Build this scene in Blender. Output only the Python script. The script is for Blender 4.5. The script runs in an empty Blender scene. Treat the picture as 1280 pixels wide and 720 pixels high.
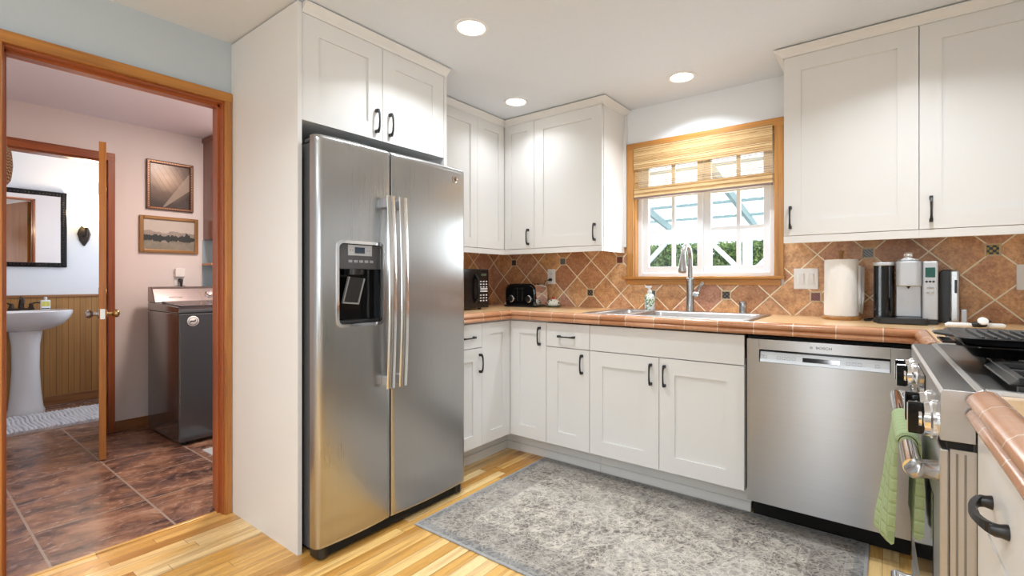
import bpy, bmesh, math, random
from mathutils import Vector, Matrix
random.seed(7)
PI = math.pi
scn = bpy.context.scene
COL = scn.collection

# ------------------------------------------------------------------ camera
cam_d = bpy.data.cameras.new('camera')
cam = bpy.data.objects.new('camera', cam_d); COL.objects.link(cam)
cam.location = (2.648, -3.079, 1.157)
cam.rotation_euler = (PI/2, 0, math.radians(36.45))
cam_d.sensor_width = 36.0
cam_d.lens = 600.5/1280*36
cam_d.shift_x = -0.0228
cam_d.shift_y = -0.0078
cam_d.clip_start = 0.02
scn.camera = cam

# ------------------------------------------------------------------ world, daylight, exposure
wd = bpy.data.worlds.new('world'); scn.world = wd
wd.use_nodes = True
bg = wd.node_tree.nodes['Background']
bg.inputs['Color'].default_value = (0.88, 0.95, 1.0, 1)
bg.inputs['Strength'].default_value = 2.8
scn.view_settings.view_transform = 'Standard'
scn.view_settings.look = 'None'
scn.view_settings.exposure = 0.04
scn.view_settings.gamma = 1.0
scn.view_settings.use_curve_mapping = False

def area(name, loc, rot, sx, sy, power, color=(1, 1, 1), shape='RECTANGLE', parent=None, spread=None):
    d = bpy.data.lights.new(name, 'AREA'); d.shape = shape
    d.size = sx
    if shape == 'RECTANGLE': d.size_y = sy
    d.energy = power; d.color = color
    if spread: d.spread = spread
    o = bpy.data.objects.new(name, d); COL.objects.link(o)
    o.location = loc; o.rotation_euler = rot; o.parent = parent
    return o
# daylight entering by the glazed door behind the camera, the sink window and the bathroom window
area('daylight_patio_door', (1.93, -5.93, 1.05), (PI/2, 0, 0), 0.40, 1.9, 8, (0.90, 0.95, 1.0))
area('fill_side_light', (3.40, -4.5, 1.4), (0, PI/2, 0), 1.1, 1.5, 24, (0.86, 0.93, 1.0))  # added fill lamp on the unseen side, evens out the room light
area('daylight_sink_window', (1.66, 0.17, 1.46), (-PI/2, 0, 0), 0.74, 0.5, 9, (0.92, 0.97, 1.0))
area('daylight_bathroom_window', (-2.9, -1.44, 1.5), (-PI/2, 0, 0), 0.8, 1.0, 12, (0.74, 0.85, 1.0))

# ------------------------------------------------------------------ material helpers
class NT:
    def __init__(s, name):
        s.m = bpy.data.materials.new(name); s.m.use_nodes = True
        s.t = s.m.node_tree; s.b = s.t.nodes['Principled BSDF']
    def n(s, typ, **kw):
        nd = s.t.nodes.new(typ)
        for k, v in kw.items():
            if k.startswith('i_'):
                k2 = k[2:]
                k2 = int(k2) if k2.isdigit() else k2.replace('_', ' ')
                s.put(nd.inputs[k2], v)
            else: setattr(nd, k, v)
        return nd
    def put(s, sock, v):
        if isinstance(v, bpy.types.NodeSocket): s.t.links.new(v, sock)
        else: sock.default_value = v
    def math(s, op, a, b=0.0, c=None):
        nd = s.t.nodes.new('ShaderNodeMath'); nd.operation = op
        s.put(nd.inputs[0], a); s.put(nd.inputs[1], b)
        if c is not None: s.put(nd.inputs[2], c)
        return nd.outputs[0]
    def mix(s, f, a, b):
        nd = s.t.nodes.new('ShaderNodeMix'); nd.data_type = 'RGBA'
        s.put(nd.inputs[0], f); s.put(nd.inputs[6], a); s.put(nd.inputs[7], b)
        return nd.outputs[2]
    def ramp(s, f, stops):
        nd = s.t.nodes.new('ShaderNodeValToRGB'); s.put(nd.inputs[0], f)
        el = nd.color_ramp.elements
        while len(el) < len(stops): el.new(0.5)
        for e, (p, c) in zip(el, stops): e.position = p; e.color = (*c, 1)
        return nd.outputs[0]
    def pos(s, obj=False):
        if obj: v = s.n('ShaderNodeTexCoord').outputs['Object']
        else: v = s.n('ShaderNodeNewGeometry').outputs['Position']
        sp = s.n('ShaderNodeSeparateXYZ'); s.t.links.new(v, sp.inputs[0])
        return v, sp.outputs[0], sp.outputs[1], sp.outputs[2]
    def vec(s, x, y, z):
        nd = s.n('ShaderNodeCombineXYZ'); s.put(nd.inputs[0], x); s.put(nd.inputs[1], y); s.put(nd.inputs[2], z)
        return nd.outputs[0]
    def noise(s, v, scale, detail=3, rough=0.5):
        nd = s.n('ShaderNodeTexNoise'); s.put(nd.inputs['Vector'], v)
        nd.inputs['Scale'].default_value = scale; nd.inputs['Detail'].default_value = detail
        nd.inputs['Roughness'].default_value = rough
        return nd.outputs['Fac']
    def wn(s, v):
        nd = s.n('ShaderNodeTexWhiteNoise'); s.put(nd.inputs['Vector'], v); return nd.outputs['Value'], nd.outputs['Color']
    def col(s, c): s.put(s.b.inputs['Base Color'], c if isinstance(c, bpy.types.NodeSocket) else (*c, 1))
    def rough(s, v): s.put(s.b.inputs['Roughness'], v)
    def bump(s, h, strength=0.3, dist=0.002):
        nd = s.n('ShaderNodeBump'); nd.inputs['Strength'].default_value = strength; nd.inputs['Distance'].default_value = dist
        s.put(nd.inputs['Height'], h); s.t.links.new(nd.outputs[0], s.b.inputs['Normal'])

def c4(c): return (*c, 1)

def plain(name, c, rough=0.5, metal=0.0, emis=None, estr=0, noise=0.0, nscale=20, coat=0, trans=0, sheen=0):
    n = NT(name)
    if noise:
        v, x, y, z = n.pos(True)
        f = n.noise(v, nscale, 3)
        n.col(n.mix(f, c4([k*(1-noise) for k in c]), c4([min(1, k*(1+noise)) for k in c])))
        n.bump(f, 0.08, 0.002)
    else: n.col(c)
    n.rough(rough); n.b.inputs['Metallic'].default_value = metal
    if emis: n.b.inputs['Emission Color'].default_value = c4(emis); n.b.inputs['Emission Strength'].default_value = estr
    if coat: n.b.inputs['Coat Weight'].default_value = coat; n.b.inputs['Coat Roughness'].default_value = 0.1
    if trans: n.b.inputs['Transmission Weight'].default_value = trans
    return n.m

def wood(name, c1, c2, axis='z', scale=1.0, rough=0.3, coat=0.3, obj=False):
    n = NT(name); v, x, y, z = n.pos(obj)
    st = {'x': (1.2, 22, 22), 'y': (22, 1.2, 22), 'z': (22, 22, 1.2)}[axis]
    v2 = n.vec(n.math('MULTIPLY', x, st[0]*scale), n.math('MULTIPLY', y, st[1]*scale), n.math('MULTIPLY', z, st[2]*scale))
    f = n.noise(v2, 1.0, 5, 0.6)
    f2 = n.noise(v2, 4.0, 3, 0.6)
    g = n.math('ADD', n.math('MULTIPLY', f, 0.8), n.math('MULTIPLY', f2, 0.25))
    n.col(n.ramp(g, [(0.3, c2), (0.55, c1), (0.75, [min(1, k*1.25) for k in c1])]))
    n.rough(rough); n.bump(g, 0.06, 0.001)
    n.b.inputs['Coat Weight'].default_value = coat; n.b.inputs['Coat Roughness'].default_value = 0.15
    return n.m

def brushed(name, c, rough=0.28, axis='x', aniso=0.0, amt=0.12, rot=0.0):
    n = NT(name); v, x, y, z = n.pos(True)
    st = {'x': (2, 60, 260), 'y': (60, 2, 260), 'z': (220, 220, 2)}[axis]
    v2 = n.vec(n.math('MULTIPLY', x, st[0]), n.math('MULTIPLY', y, st[1]), n.math('MULTIPLY', z, st[2]))
    f = n.noise(v2, 1.0, 4, 0.7)
    big = n.noise(v, 3.0, 2)
    n.col(n.mix(f, c4([k*0.93 for k in c]), c4([min(1, k*1.06) for k in c])))
    n.rough(n.math('ADD', n.math('MULTIPLY', f, amt), n.math('ADD', n.math('MULTIPLY', big, 0.06), rough-amt/2)))
    n.b.inputs['Metallic'].default_value = 1.0
    if aniso:
        tg = n.n('ShaderNodeTangent', direction_type='RADIAL', axis='Z'); n.t.links.new(tg.outputs[0], n.b.inputs['Tangent'])
        n.b.inputs['Anisotropic'].default_value = aniso; n.b.inputs['Anisotropic Rotation'].default_value = rot
    return n.m

M = {}
M['cabinet'] = plain('cabinet_white_paint', (0.78, 0.77, 0.75), 0.36, coat=0.0)
M['cab_panel'] = M['cabinet']
M['ceiling'] = plain('ceiling_paint', (0.74, 0.78, 0.83), 0.9, noise=0.02, nscale=60)
M['wall'] = plain('wall_paint_grey', (0.82, 0.86, 0.90), 0.85, noise=0.015, nscale=80)
M['wall_hall'] = plain('wall_paint_blue_grey', (0.52, 0.58, 0.62), 0.85, noise=0.015, nscale=80)
M['laundry_wall'] = plain('laundry_wall_paint', (0.76, 0.71, 0.70), 0.85, noise=0.015, nscale=80)
M['laundry_ceil'] = plain('laundry_ceiling_paint', (0.84, 0.83, 0.93), 0.9, noise=0.015, nscale=80)
M['bath_wall'] = plain('bath_wall_paint', (0.78, 0.79, 0.80), 0.85, noise=0.015, nscale=80)
M['black'] = plain('black_pull', (0.012, 0.012, 0.013), 0.38)
M['black_plastic'] = plain('black_plastic', (0.014, 0.014, 0.015), 0.3)
M['black_gloss'] = plain('black_gloss', (0.006, 0.006, 0.007), 0.10)
M['black_gloss'].node_tree.nodes['Principled BSDF'].inputs['Specular IOR Level'].default_value = 0.35
M['void'] = plain('shadow_black', (0.004, 0.004, 0.004), 0.8)
M['casegrey'] = plain('fridge_case', (0.055, 0.056, 0.058), 0.45)
M['steel'] = brushed('brushed_steel', (0.475, 0.478, 0.482), 0.26, 'z', aniso=0.65, amt=0.06)
M['steel_dw'] = brushed('brushed_steel_x', (0.37, 0.375, 0.385), 0.28, 'x', aniso=0.9, rot=0.25, amt=0.05)
M['steel_range'] = brushed('range_steel', (0.52, 0.51, 0.50), 0.34, 'y')
M['steel_dark'] = brushed('cooktop_steel', (0.26, 0.255, 0.25), 0.28, 'y')
M['chrome'] = plain('chrome', (0.82, 0.82, 0.83), 0.08, 1.0)
M['satin'] = plain('satin_metal', (0.45, 0.45, 0.45), 0.24, 1.0)
M['sinksteel'] = plain('sink_steel', (0.55, 0.55, 0.56), 0.28, 1.0)
M['silver_plastic'] = plain('silver_plastic', (0.50, 0.51, 0.53), 0.35, 0.55)
M['white_plastic'] = plain('white_plastic', (0.82, 0.82, 0.82), 0.35)
M['white_gloss'] = plain('white_porcelain', (0.82, 0.82, 0.83), 0.12, coat=0.6)
M['trimwood_z'] = wood('casing_wood_z', (0.42, 0.165, 0.035), (0.21, 0.065, 0.013), 'z')
M['trimwood_y'] = wood('casing_wood_y', (0.46, 0.19, 0.035), (0.25, 0.085, 0.015), 'y')
M['trimwood_x'] = wood('casing_wood_x', (0.52, 0.23, 0.05), (0.33, 0.12, 0.022), 'x')
M['redwood_z'] = wood('red_wood_z', (0.34, 0.085, 0.020), (0.17, 0.034, 0.009), 'z')
M['redwood_y'] = wood('red_wood_y', (0.36, 0.095, 0.022), (0.20, 0.042, 0.011), 'y')
M['doorwood'] = wood('door_wood', (0.42, 0.17, 0.035), (0.26, 0.09, 0.018), 'z', 0.8)
M['winwood_z'] = wood('window_wood_z', (0.50, 0.23, 0.055), (0.32, 0.125, 0.028), 'z')
M['cabwood'] = wood('laundry_cabinet_wood', (0.20, 0.055, 0.022), (0.11, 0.026, 0.01), 'z')
M['basewood'] = wood('baseboard_wood', (0.30, 0.13, 0.045), (0.16, 0.06, 0.02), 'y')
M['white_vinyl'] = plain('white_vinyl', (0.82, 0.83, 0.85), 0.3)
M['outdoor_white'] = plain('outdoor_white_paint', (0.88, 0.90, 0.90), 0.6)
M['green_grey'] = plain('shaded_rafter_paint', (0.30, 0.40, 0.41), 0.6)  # shade on the white patio rafters put into the colour; purlins share it
M['bronze'] = plain('dark_bronze', (0.05, 0.038, 0.03), 0.35, 0.8)
M['castiron'] = plain('cast_iron', (0.02, 0.02, 0.021), 0.42, noise=0.2, nscale=120)
M['cord'] = plain('black_cord', (0.01, 0.01, 0.01), 0.5)

def glass_mat(name, tint=(1, 1, 1), rough=0.0, trans_share=0.92):
    n = NT(name)
    g = n.n('ShaderNodeBsdfGlossy'); g.inputs['Roughness'].default_value = 0.02
    t = n.n('ShaderNodeBsdfTransparent'); t.inputs['Color'].default_value = c4(tint)
    mx = n.n('ShaderNodeMixShader'); mx.inputs[0].default_value = 1-trans_share
    n.t.links.new(t.outputs[0], mx.inputs[1]); n.t.links.new(g.outputs[0], mx.inputs[2])
    n.t.links.new(mx.outputs[0], n.t.nodes['Material Output'].inputs['Surface'])
    return n.m
M['glass'] = glass_mat('window_glass', (0.97, 0.99, 0.99), trans_share=0.95)
M['smoke'] = glass_mat('smoked_plastic', (0.16, 0.165, 0.18), trans_share=0.94)
M['mirror'] = plain('mirror_silver', (0.90, 0.90, 0.90), 0.01, 1.0)

# oak strip floor, boards run along y
def mk_oak():
    n = NT('oak_strip_floor'); v, x, y, z = n.pos()
    w = 0.057
    r = n.math('DIVIDE', x, w); row = n.math('FLOOR', r); fx = n.math('FRACT', r)
    rn, rc = n.wn(n.vec(row, 3.7, 1.1))
    ll = n.math('DIVIDE', n.math('ADD', y, n.math('MULTIPLY', rn, 7.0)), 0.72)
    seg = n.math('FLOOR', ll); fy = n.math('FRACT', ll)
    bn, bc = n.wn(n.vec(row, seg, 9.3))
    off = n.math('MULTIPLY', bn, 13.0)
    gv = n.vec(n.math('MULTIPLY', x, 34), n.math('ADD', n.math('MULTIPLY', y, 1.6), off), off)
    g = n.noise(gv, 1.0, 5, 0.65)
    gv2 = n.vec(n.math('MULTIPLY', x, 12), n.math('ADD', n.math('MULTIPLY', y, 2.2), off), off)
    g2 = n.noise(gv2, 1.4, 2, 0.5)
    base = n.ramp(bn, [(0.0, (0.52, 0.24, 0.05)), (0.2, (0.70, 0.38, 0.095)), (0.5, (0.84, 0.50, 0.15)), (0.8, (0.90, 0.58, 0.21)), (1.0, (0.93, 0.70, 0.36))])
    dark = n.mix(n.math('MULTIPLY', n.math('SUBTRACT', g, 0.45), 2.6), base, c4((0.28, 0.11, 0.022)))
    lit = n.mix(n.math('MULTIPLY', n.math('SUBTRACT', g2, 0.5), 1.4), dark, c4((0.76, 0.50, 0.22)))
    gx = n.math('LESS_THAN', fx, 0.028); gy = n.math('LESS_THAN', fy, 0.003)
    gap = n.math('MAXIMUM', gx, gy)
    n.col(n.mix(n.math('MULTIPLY', gap, 0.75), lit, c4((0.12, 0.05, 0.015))))
    n.rough(n.math('ADD', 0.22, n.math('MULTIPLY', g, 0.12)))
    n.b.inputs['Coat Weight'].default_value = 0.25; n.b.inputs['Coat Roughness'].default_value = 0.12
    n.bump(n.math('SUBTRACT', n.math('MULTIPLY', g, 0.15), gap), 0.25, 0.001)
    return n.m
M['oak'] = mk_oak()

def mk_slate():
    n = NT('laundry_slate_tile'); v, x, y, z = n.pos()
    a = n.math('DIVIDE', n.math('ADD', x, 0.06), 0.44); b = n.math('DIVIDE', n.math('ADD', y, 2.262), 0.42)
    fa = n.math('FRACT', n.math('ADD', a, 40)); fb = n.math('FRACT', n.math('ADD', b, 40))
    tn, tc = n.wn(n.vec(n.math('FLOOR', a), n.math('FLOOR', b), 2.0))
    off = n.math('MULTIPLY', tn, 17)
    wv = n.noise(v, 4, 3)
    v2 = n.vec(n.math('ADD', n.math('MULTIPLY', n.math('ADD', x, n.math('MULTIPLY', wv, 0.25)), 2.2), off), n.math('MULTIPLY', n.math('ADD', y, n.math('MULTIPLY', wv, 0.2)), 1.1), off)
    f = n.noise(v2, 3.2, 8, 0.72); f2 = n.noise(v2, 14.0, 5, 0.7)
    f3 = n.noise(v, 3.0, 4, 0.65)
    c = n.ramp(f, [(0.34, (0.03, 0.018, 0.018)), (0.45, (0.14, 0.07, 0.05)), (0.54, (0.30, 0.15, 0.09)), (0.66, (0.52, 0.31, 0.20))])
    c = n.mix(n.math('MULTIPLY', n.math('SUBTRACT', f2, 0.45), 2.2), c, c4((0.48, 0.30, 0.22)))
    c = n.mix(n.math('MULTIPLY', n.math('SUBTRACT', f3, 0.50), 2.0), c, c4((0.11, 0.08, 0.10)))
    g1 = n.math('LESS_THAN', n.math('MINIMUM', fb, n.math('SUBTRACT', 1.0, fb)), 0.011)
    g2 = n.math('LESS_THAN', n.math('MINIMUM', fa, n.math('SUBTRACT', 1.0, fa)), 0.009)
    g = n.math('MAXIMUM', g1, g2)
    n.col(n.mix(g, c, c4((0.42, 0.34, 0.28))))
    n.rough(n.math('ADD', 0.14, n.math('MULTIPLY', f2, 0.22)))
    n.bump(n.math('SUBTRACT', n.math('ADD', n.math('MULTIPLY', f, 0.6), n.math('MULTIPLY', f2, 0.5)), g), 0.55, 0.006)
    return n.m
M['slate'] = mk_slate()

def mk_backsplash():
    n = NT('diagonal_terracotta_tile'); v, x, y, z = n.pos()
    u = n.math('DIVIDE', n.math('SUBTRACT', n.math('ADD', x, y), 1.119), 0.1196)
    w = n.math('DIVIDE', n.math('SUBTRACT', z, 1.298), 0.117)
    p = n.math('ADD', n.math('MULTIPLY', n.math('ADD', u, w), 0.5), 50); q = n.math('ADD', n.math('MULTIPLY', n.math('SUBTRACT', u, w), 0.5), 50)
    def edge(k):
        f = n.math('FRACT', k); return n.math('MINIMUM', f, n.math('SUBTRACT', 1.0, f))
    e = n.math('MINIMUM', edge(p), edge(q))
    g = n.math('LESS_THAN', e, 0.019)
    tn, tc = n.wn(n.vec(n.math('FLOOR', p), n.math('FLOOR', q), 4.0))
    f = n.noise(v, 16, 6, 0.75); f2 = n.noise(v, 85, 4, 0.75); f4 = n.noise(v, 5, 3, 0.6)
    base = n.ramp(tn, [(0.0, (0.46, 0.21, 0.115)), (0.35, (0.66, 0.34, 0.155)), (0.7, (0.82, 0.48, 0.23)), (1.0, (0.58, 0.30, 0.21))])
    c = n.mix(n.math('MULTIPLY', n.math('SUBTRACT', f, 0.42), 3.0), base, c4((0.33, 0.13, 0.06)))
    c = n.mix(n.math('MULTIPLY', n.math('SUBTRACT', 0.52, f2), 2.2), c, c4((0.22, 0.085, 0.045)))
    c = n.mix(n.math('MULTIPLY', n.math('SUBTRACT', f2, 0.54), 2.4), c, c4((0.88, 0.64, 0.42)))
    n.col(n.mix(g, c, c4((0.92, 0.84, 0.66))))
    n.rough(n.mix(g, c4((0.33,)*3), c4((0.8,)*3)))
    sm = n.math('SMOOTH_MIN', e, 0.045, 0.02)
    n.bump(n.math('ADD', n.math('MULTIPLY', sm, 12), n.math('MULTIPLY', f2, 0.12)), 0.5, 0.003)
    return n.m
M['splash'] = mk_backsplash()

def mk_counter(name, edge=False, axis='x', off=0.0):
    n = NT(name); v, x, y, z = n.pos(True)
    f = n.noise(v, 9, 5, 0.65); f2 = n.noise(v, 55, 3, 0.6)
    if edge:
        s = x if axis == 'x' else y
        a = n.math('ADD', n.math('DIVIDE', n.math('SUBTRACT', s, off), 0.1625), 40)
        fa = n.math('FRACT', a); g = n.math('LESS_THAN', n.math('MINIMUM', fa, n.math('SUBTRACT', 1.0, fa)), 0.012)
        tn, tc = n.wn(n.vec(n.math('FLOOR', a), 1.0, 2.0))
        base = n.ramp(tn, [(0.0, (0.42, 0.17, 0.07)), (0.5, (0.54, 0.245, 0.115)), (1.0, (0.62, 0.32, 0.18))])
    else:
        a = n.math('ADD', n.math('DIVIDE', n.math('SUBTRACT', x, 0.838), 0.325), 40); b = n.math('ADD', n.math('DIVIDE', n.math('ADD', y, 0.305), 0.325), 40)
        fa = n.math('FRACT', a); fb = n.math('FRACT', b)
        m1 = n.math('MINIMUM', fa, n.math('SUBTRACT', 1.0, fa)); m2 = n.math('MINIMUM', fb, n.math('SUBTRACT', 1.0, fb))
        g = n.math('LESS_THAN', n.math('MINIMUM', m1, m2), 0.011)
        tn, tc = n.wn(n.vec(n.math('FLOOR', a), n.math('FLOOR', b), 2.0))
        base = n.ramp(tn, [(0.0, (0.84, 0.52, 0.24)), (0.5, (0.90, 0.61, 0.32)), (1.0, (0.92, 0.66, 0.42))])
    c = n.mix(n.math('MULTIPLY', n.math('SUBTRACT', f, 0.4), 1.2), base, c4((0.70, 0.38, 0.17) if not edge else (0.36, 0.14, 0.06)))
    c = n.mix(n.math('MULTIPLY', n.math('SUBTRACT', f2, 0.5), 0.7), c, c4((0.78, 0.52, 0.33)))
    n.col(n.mix(g, c, c4((0.72, 0.56, 0.40))))
    n.rough(0.24); n.b.inputs['Coat Weight'].default_value = 0.3; n.b.inputs['Coat Roughness'].default_value = 0.15
    n.bump(n.math('SUBTRACT', n.math('MULTIPLY', f2, 0.15), g), 0.3, 0.0015)
    return n.m
M['counter'] = mk_counter('counter_tile_top')
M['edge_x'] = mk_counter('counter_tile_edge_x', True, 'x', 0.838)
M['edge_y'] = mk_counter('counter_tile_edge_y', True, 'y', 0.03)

def mk_rug():
    n = NT('distressed_rug'); v, x, y, z = n.pos(True)
    hx, hy = 0.865, 0.53
    dx = n.math('SUBTRACT', hx, n.math('ABSOLUTE', x)); dy = n.math('SUBTRACT', hy, n.math('ABSOLUTE', y))
    d = n.math('MINIMUM', dx, dy)
    wv = n.noise(v, 9, 3); wp = n.vec(n.math('ADD', x, n.math('MULTIPLY', wv, 0.10)), n.math('ADD', y, n.math('MULTIPLY', wv, 0.13)), 0.0)
    vo = n.n('ShaderNodeTexVoronoi'); vo.feature = 'DISTANCE_TO_EDGE'; vo.inputs['Scale'].default_value = 27; n.put(vo.inputs['Vector'], wp)
    vo2 = n.n('ShaderNodeTexVoronoi'); vo2.inputs['Scale'].default_value = 60; n.put(vo2.inputs['Vector'], wp)
    veins = n.math('LESS_THAN', vo.outputs['Distance'], 0.055)
    f = n.noise(v, 46, 5, 0.8); f2 = n.noise(v, 190, 3, 0.8); f3 = n.noise(v, 3.4, 4, 0.65); f4 = n.noise(v, 11, 4, 0.7)
    c = n.ramp(n.math('ADD', n.math('MULTIPLY', f, 0.6), n.math('MULTIPLY', f4, 0.4)), [(0.38, (0.10, 0.088, 0.08)), (0.46, (0.30, 0.265, 0.23)), (0.53, (0.49, 0.44, 0.375)), (0.62, (0.72, 0.66, 0.57))])
    c = n.mix(n.math('MULTIPLY', veins, n.math('ADD', 0.1, n.math('MULTIPLY', f3, 0.7))), c, c4((0.78, 0.71, 0.61)))
    c = n.mix(n.math('MULTIPLY', n.math('LESS_THAN', vo2.outputs['Distance'], 0.25), 0.8), c, c4((0.09, 0.078, 0.072)))
    c = n.mix(n.math('MULTIPLY', n.math('SUBTRACT', f2, 0.40), 1.3), c, c4((0.12, 0.105, 0.10)))
    c = n.mix(n.math('MULTIPLY', n.math('SUBTRACT', f3, 0.46), 2.2), c, c4((0.62, 0.58, 0.52)))
    bord = n.math('LESS_THAN', d, 0.20)
    c = n.mix(n.math('MULTIPLY', bord, n.math('MULTIPLY', f4, 0.55)), c, c4((0.085, 0.08, 0.085)))
    def band(lo, hi): return n.math('MULTIPLY', n.math('GREATER_THAN', d, lo), n.math('LESS_THAN', d, hi))
    c = n.mix(n.math('MULTIPLY', band(0.196, 0.204), n.math('MULTIPLY', f3, 0.7)), c, c4((0.50, 0.47, 0.43)))
    c = n.mix(n.math('MULTIPLY', band(0.066, 0.073), n.math('MULTIPLY', f3, 0.8)), c, c4((0.46, 0.44, 0.42)))
    c = n.mix(n.math('MULTIPLY', n.math('LESS_THAN', d, 0.045), 0.35), c, c4((0.16, 0.19, 0.22)))
    c = n.mix(n.math('MULTIPLY', n.math('LESS_THAN', d, 0.010), 0.6), c, c4((0.42, 0.42, 0.42)))
    n.col(c); n.rough(0.95); n.bump(f2, 0.5, 0.004)
    return n.m
M['rug'] = mk_rug()

def mk_shade():
    n = NT('woven_reed_shade'); v, x, y, z = n.pos()
    row = n.math('FLOOR', n.math('MULTIPLY', z, 260))
    rn, rc = n.wn(n.vec(row, 1.0, 5.0))
    f = n.noise(n.vec(n.math('MULTIPLY', x, 9), y, n.math('MULTIPLY', row, 3.1)), 1.0, 4, 0.7)
    k = n.math('ADD', n.math('MULTIPLY', rn, 0.45), n.math('MULTIPLY', f, 0.6))
    n.col(n.ramp(k, [(0.22, (0.22, 0.10, 0.035)), (0.42, (0.50, 0.30, 0.12)), (0.62, (0.68, 0.47, 0.23)), (0.85, (0.80, 0.62, 0.37))]))
    n.rough(0.7)
    return n.m
M['shade'] = mk_shade()

def mk_beadboard():
    n = NT('beadboard_wood'); v, x, y, z = n.pos()
    a = n.math('FRACT', n.math('ADD', n.math('DIVIDE', y, 0.082), 60))
    g1 = n.math('LESS_THAN', a, 0.05); g2 = n.math('LESS_THAN', n.math('ABSOLUTE', n.math('SUBTRACT', a, 0.5)), 0.02)
    g = n.math('MAXIMUM', g1, n.math('MULTIPLY', g2, 0.7))
    bn, bc = n.wn(n.vec(n.math('FLOOR', n.math('ADD', n.math('DIVIDE', y, 0.082), 60)), 0.0, 0.0))
    f = n.noise(n.vec(n.math('MULTIPLY', x, 20), n.math('MULTIPLY', y, 20), n.math('MULTIPLY', z, 1.6)), 1.0, 5, 0.6)
    c = n.mix(f, c4((0.28, 0.125, 0.035)), c4((0.54, 0.28, 0.085)))
    c = n.mix(n.math('MULTIPLY', bn, 0.25), c, c4((0.24, 0.11, 0.035)))
    n.col(n.mix(n.math('MULTIPLY', g, 0.7), c, c4((0.09, 0.035, 0.012))))
    n.rough(0.38); n.bump(n.math('SUBTRACT', 1.0, g), 0.5, 0.003)
    return n.m
M['bead'] = mk_beadboard()

def mk_towel():
    n = NT('green_terry_towel'); v, x, y, z = n.pos(True)
    def g(k, s):
        f = n.math('FRACT', n.math('ADD', n.math('MULTIPLY', k, s), 20)); return n.math('MINIMUM', f, n.math('SUBTRACT', 1.0, f))
    e = n.math('MINIMUM', g(z, 34), g(y, 34))
    f = n.noise(v, 420, 2, 0.7); f2 = n.noise(v, 30, 3)
    seam = n.math('LESS_THAN', e, 0.07)
    c = n.mix(f, c4((0.24, 0.32, 0.14)), c4((0.46, 0.56, 0.31)))
    c = n.mix(n.math('MULTIPLY', f2, 0.3), c, c4((0.50, 0.62, 0.37)))
    n.col(n.mix(n.math('MULTIPLY', seam, 0.4), c, c4((0.19, 0.27, 0.11))))
    n.rough(0.95)
    n.bump(n.math('ADD', n.math('MULTIPLY', n.math('SMOOTH_MIN', e, 0.2, 0.1), 3), n.math('MULTIPLY', f, 0.5)), 0.7, 0.005)
    return n.m
M['towel'] = mk_towel()

def mk_paper():
    n = NT('quilted_paper_towel'); v, x, y, z = n.pos(True)
    f = n.noise(v, 45, 3, 0.5)
    n.col((0.88, 0.87, 0.85)); n.rough(0.95); n.bump(f, 0.5, 0.006)
    return n.m
M['paper'] = mk_paper()

def mk_leaf():
    n = NT('hedge_leaves'); v, x, y, z = n.pos()
    f = n.noise(v, 8, 4, 0.7); f2 = n.noise(v, 42, 2, 0.7)
    n.col(n.ramp(n.math('ADD', n.math('MULTIPLY', f, 0.4), n.math('MULTIPLY', f2, 0.6)), [(0.40, (0.006, 0.022, 0.004)), (0.48, (0.04, 0.11, 0.018)), (0.54, (0.16, 0.26, 0.05)), (0.62, (0.46, 0.50, 0.17))]))
    n.rough(0.6); return n.m
M['leaf'] = mk_leaf()
def mk_pic_sail():
    n = NT('sepia_deck_photo'); v, x, y, z = n.pos(True)
    d = n.math('ADD', n.math('MULTIPLY', y, 4.0), n.math('MULTIPLY', z, 2.3))
    st = n.math('FRACT', n.math('ADD', n.math('MULTIPLY', d, 6.0), 30))
    glow = n.math('SUBTRACT', 1.0, n.math('MULTIPLY', n.n('ShaderNodeVectorMath', operation='LENGTH', i_0=n.vec(0.0, n.math('ADD', y, 0.03), n.math('SUBTRACT', z, 0.07))).outputs['Value'], 5.2))
    f = n.noise(v, 14, 4)
    k = n.math('ADD', n.math('MULTIPLY', glow, 0.75), n.math('MULTIPLY', f, 0.22))
    c = n.ramp(k, [(0.0, (0.035, 0.022, 0.016)), (0.35, (0.16, 0.10, 0.07)), (0.7, (0.55, 0.40, 0.28)), (1.0, (0.85, 0.74, 0.60))])
    c = n.mix(n.math('MULTIPLY', n.math('LESS_THAN', st, 0.12), 0.4), c, c4((0.07, 0.045, 0.03)))
    tri = n.math('GREATER_THAN', n.math('SUBTRACT', n.math('MULTIPLY', y, 1.6), n.math('ADD', z, 0.09)), 0.0)
    tri2 = n.math('LESS_THAN', n.math('SUBTRACT', n.math('MULTIPLY', y, 0.9), n.math('ADD', z, 0.09)), 0.05)
    c = n.mix(n.math('MULTIPLY', n.math('MULTIPLY', tri, tri2), 0.40), c, c4((0.60, 0.50, 0.40)))
    n.col(c); n.rough(0.25); return n.m
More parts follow.
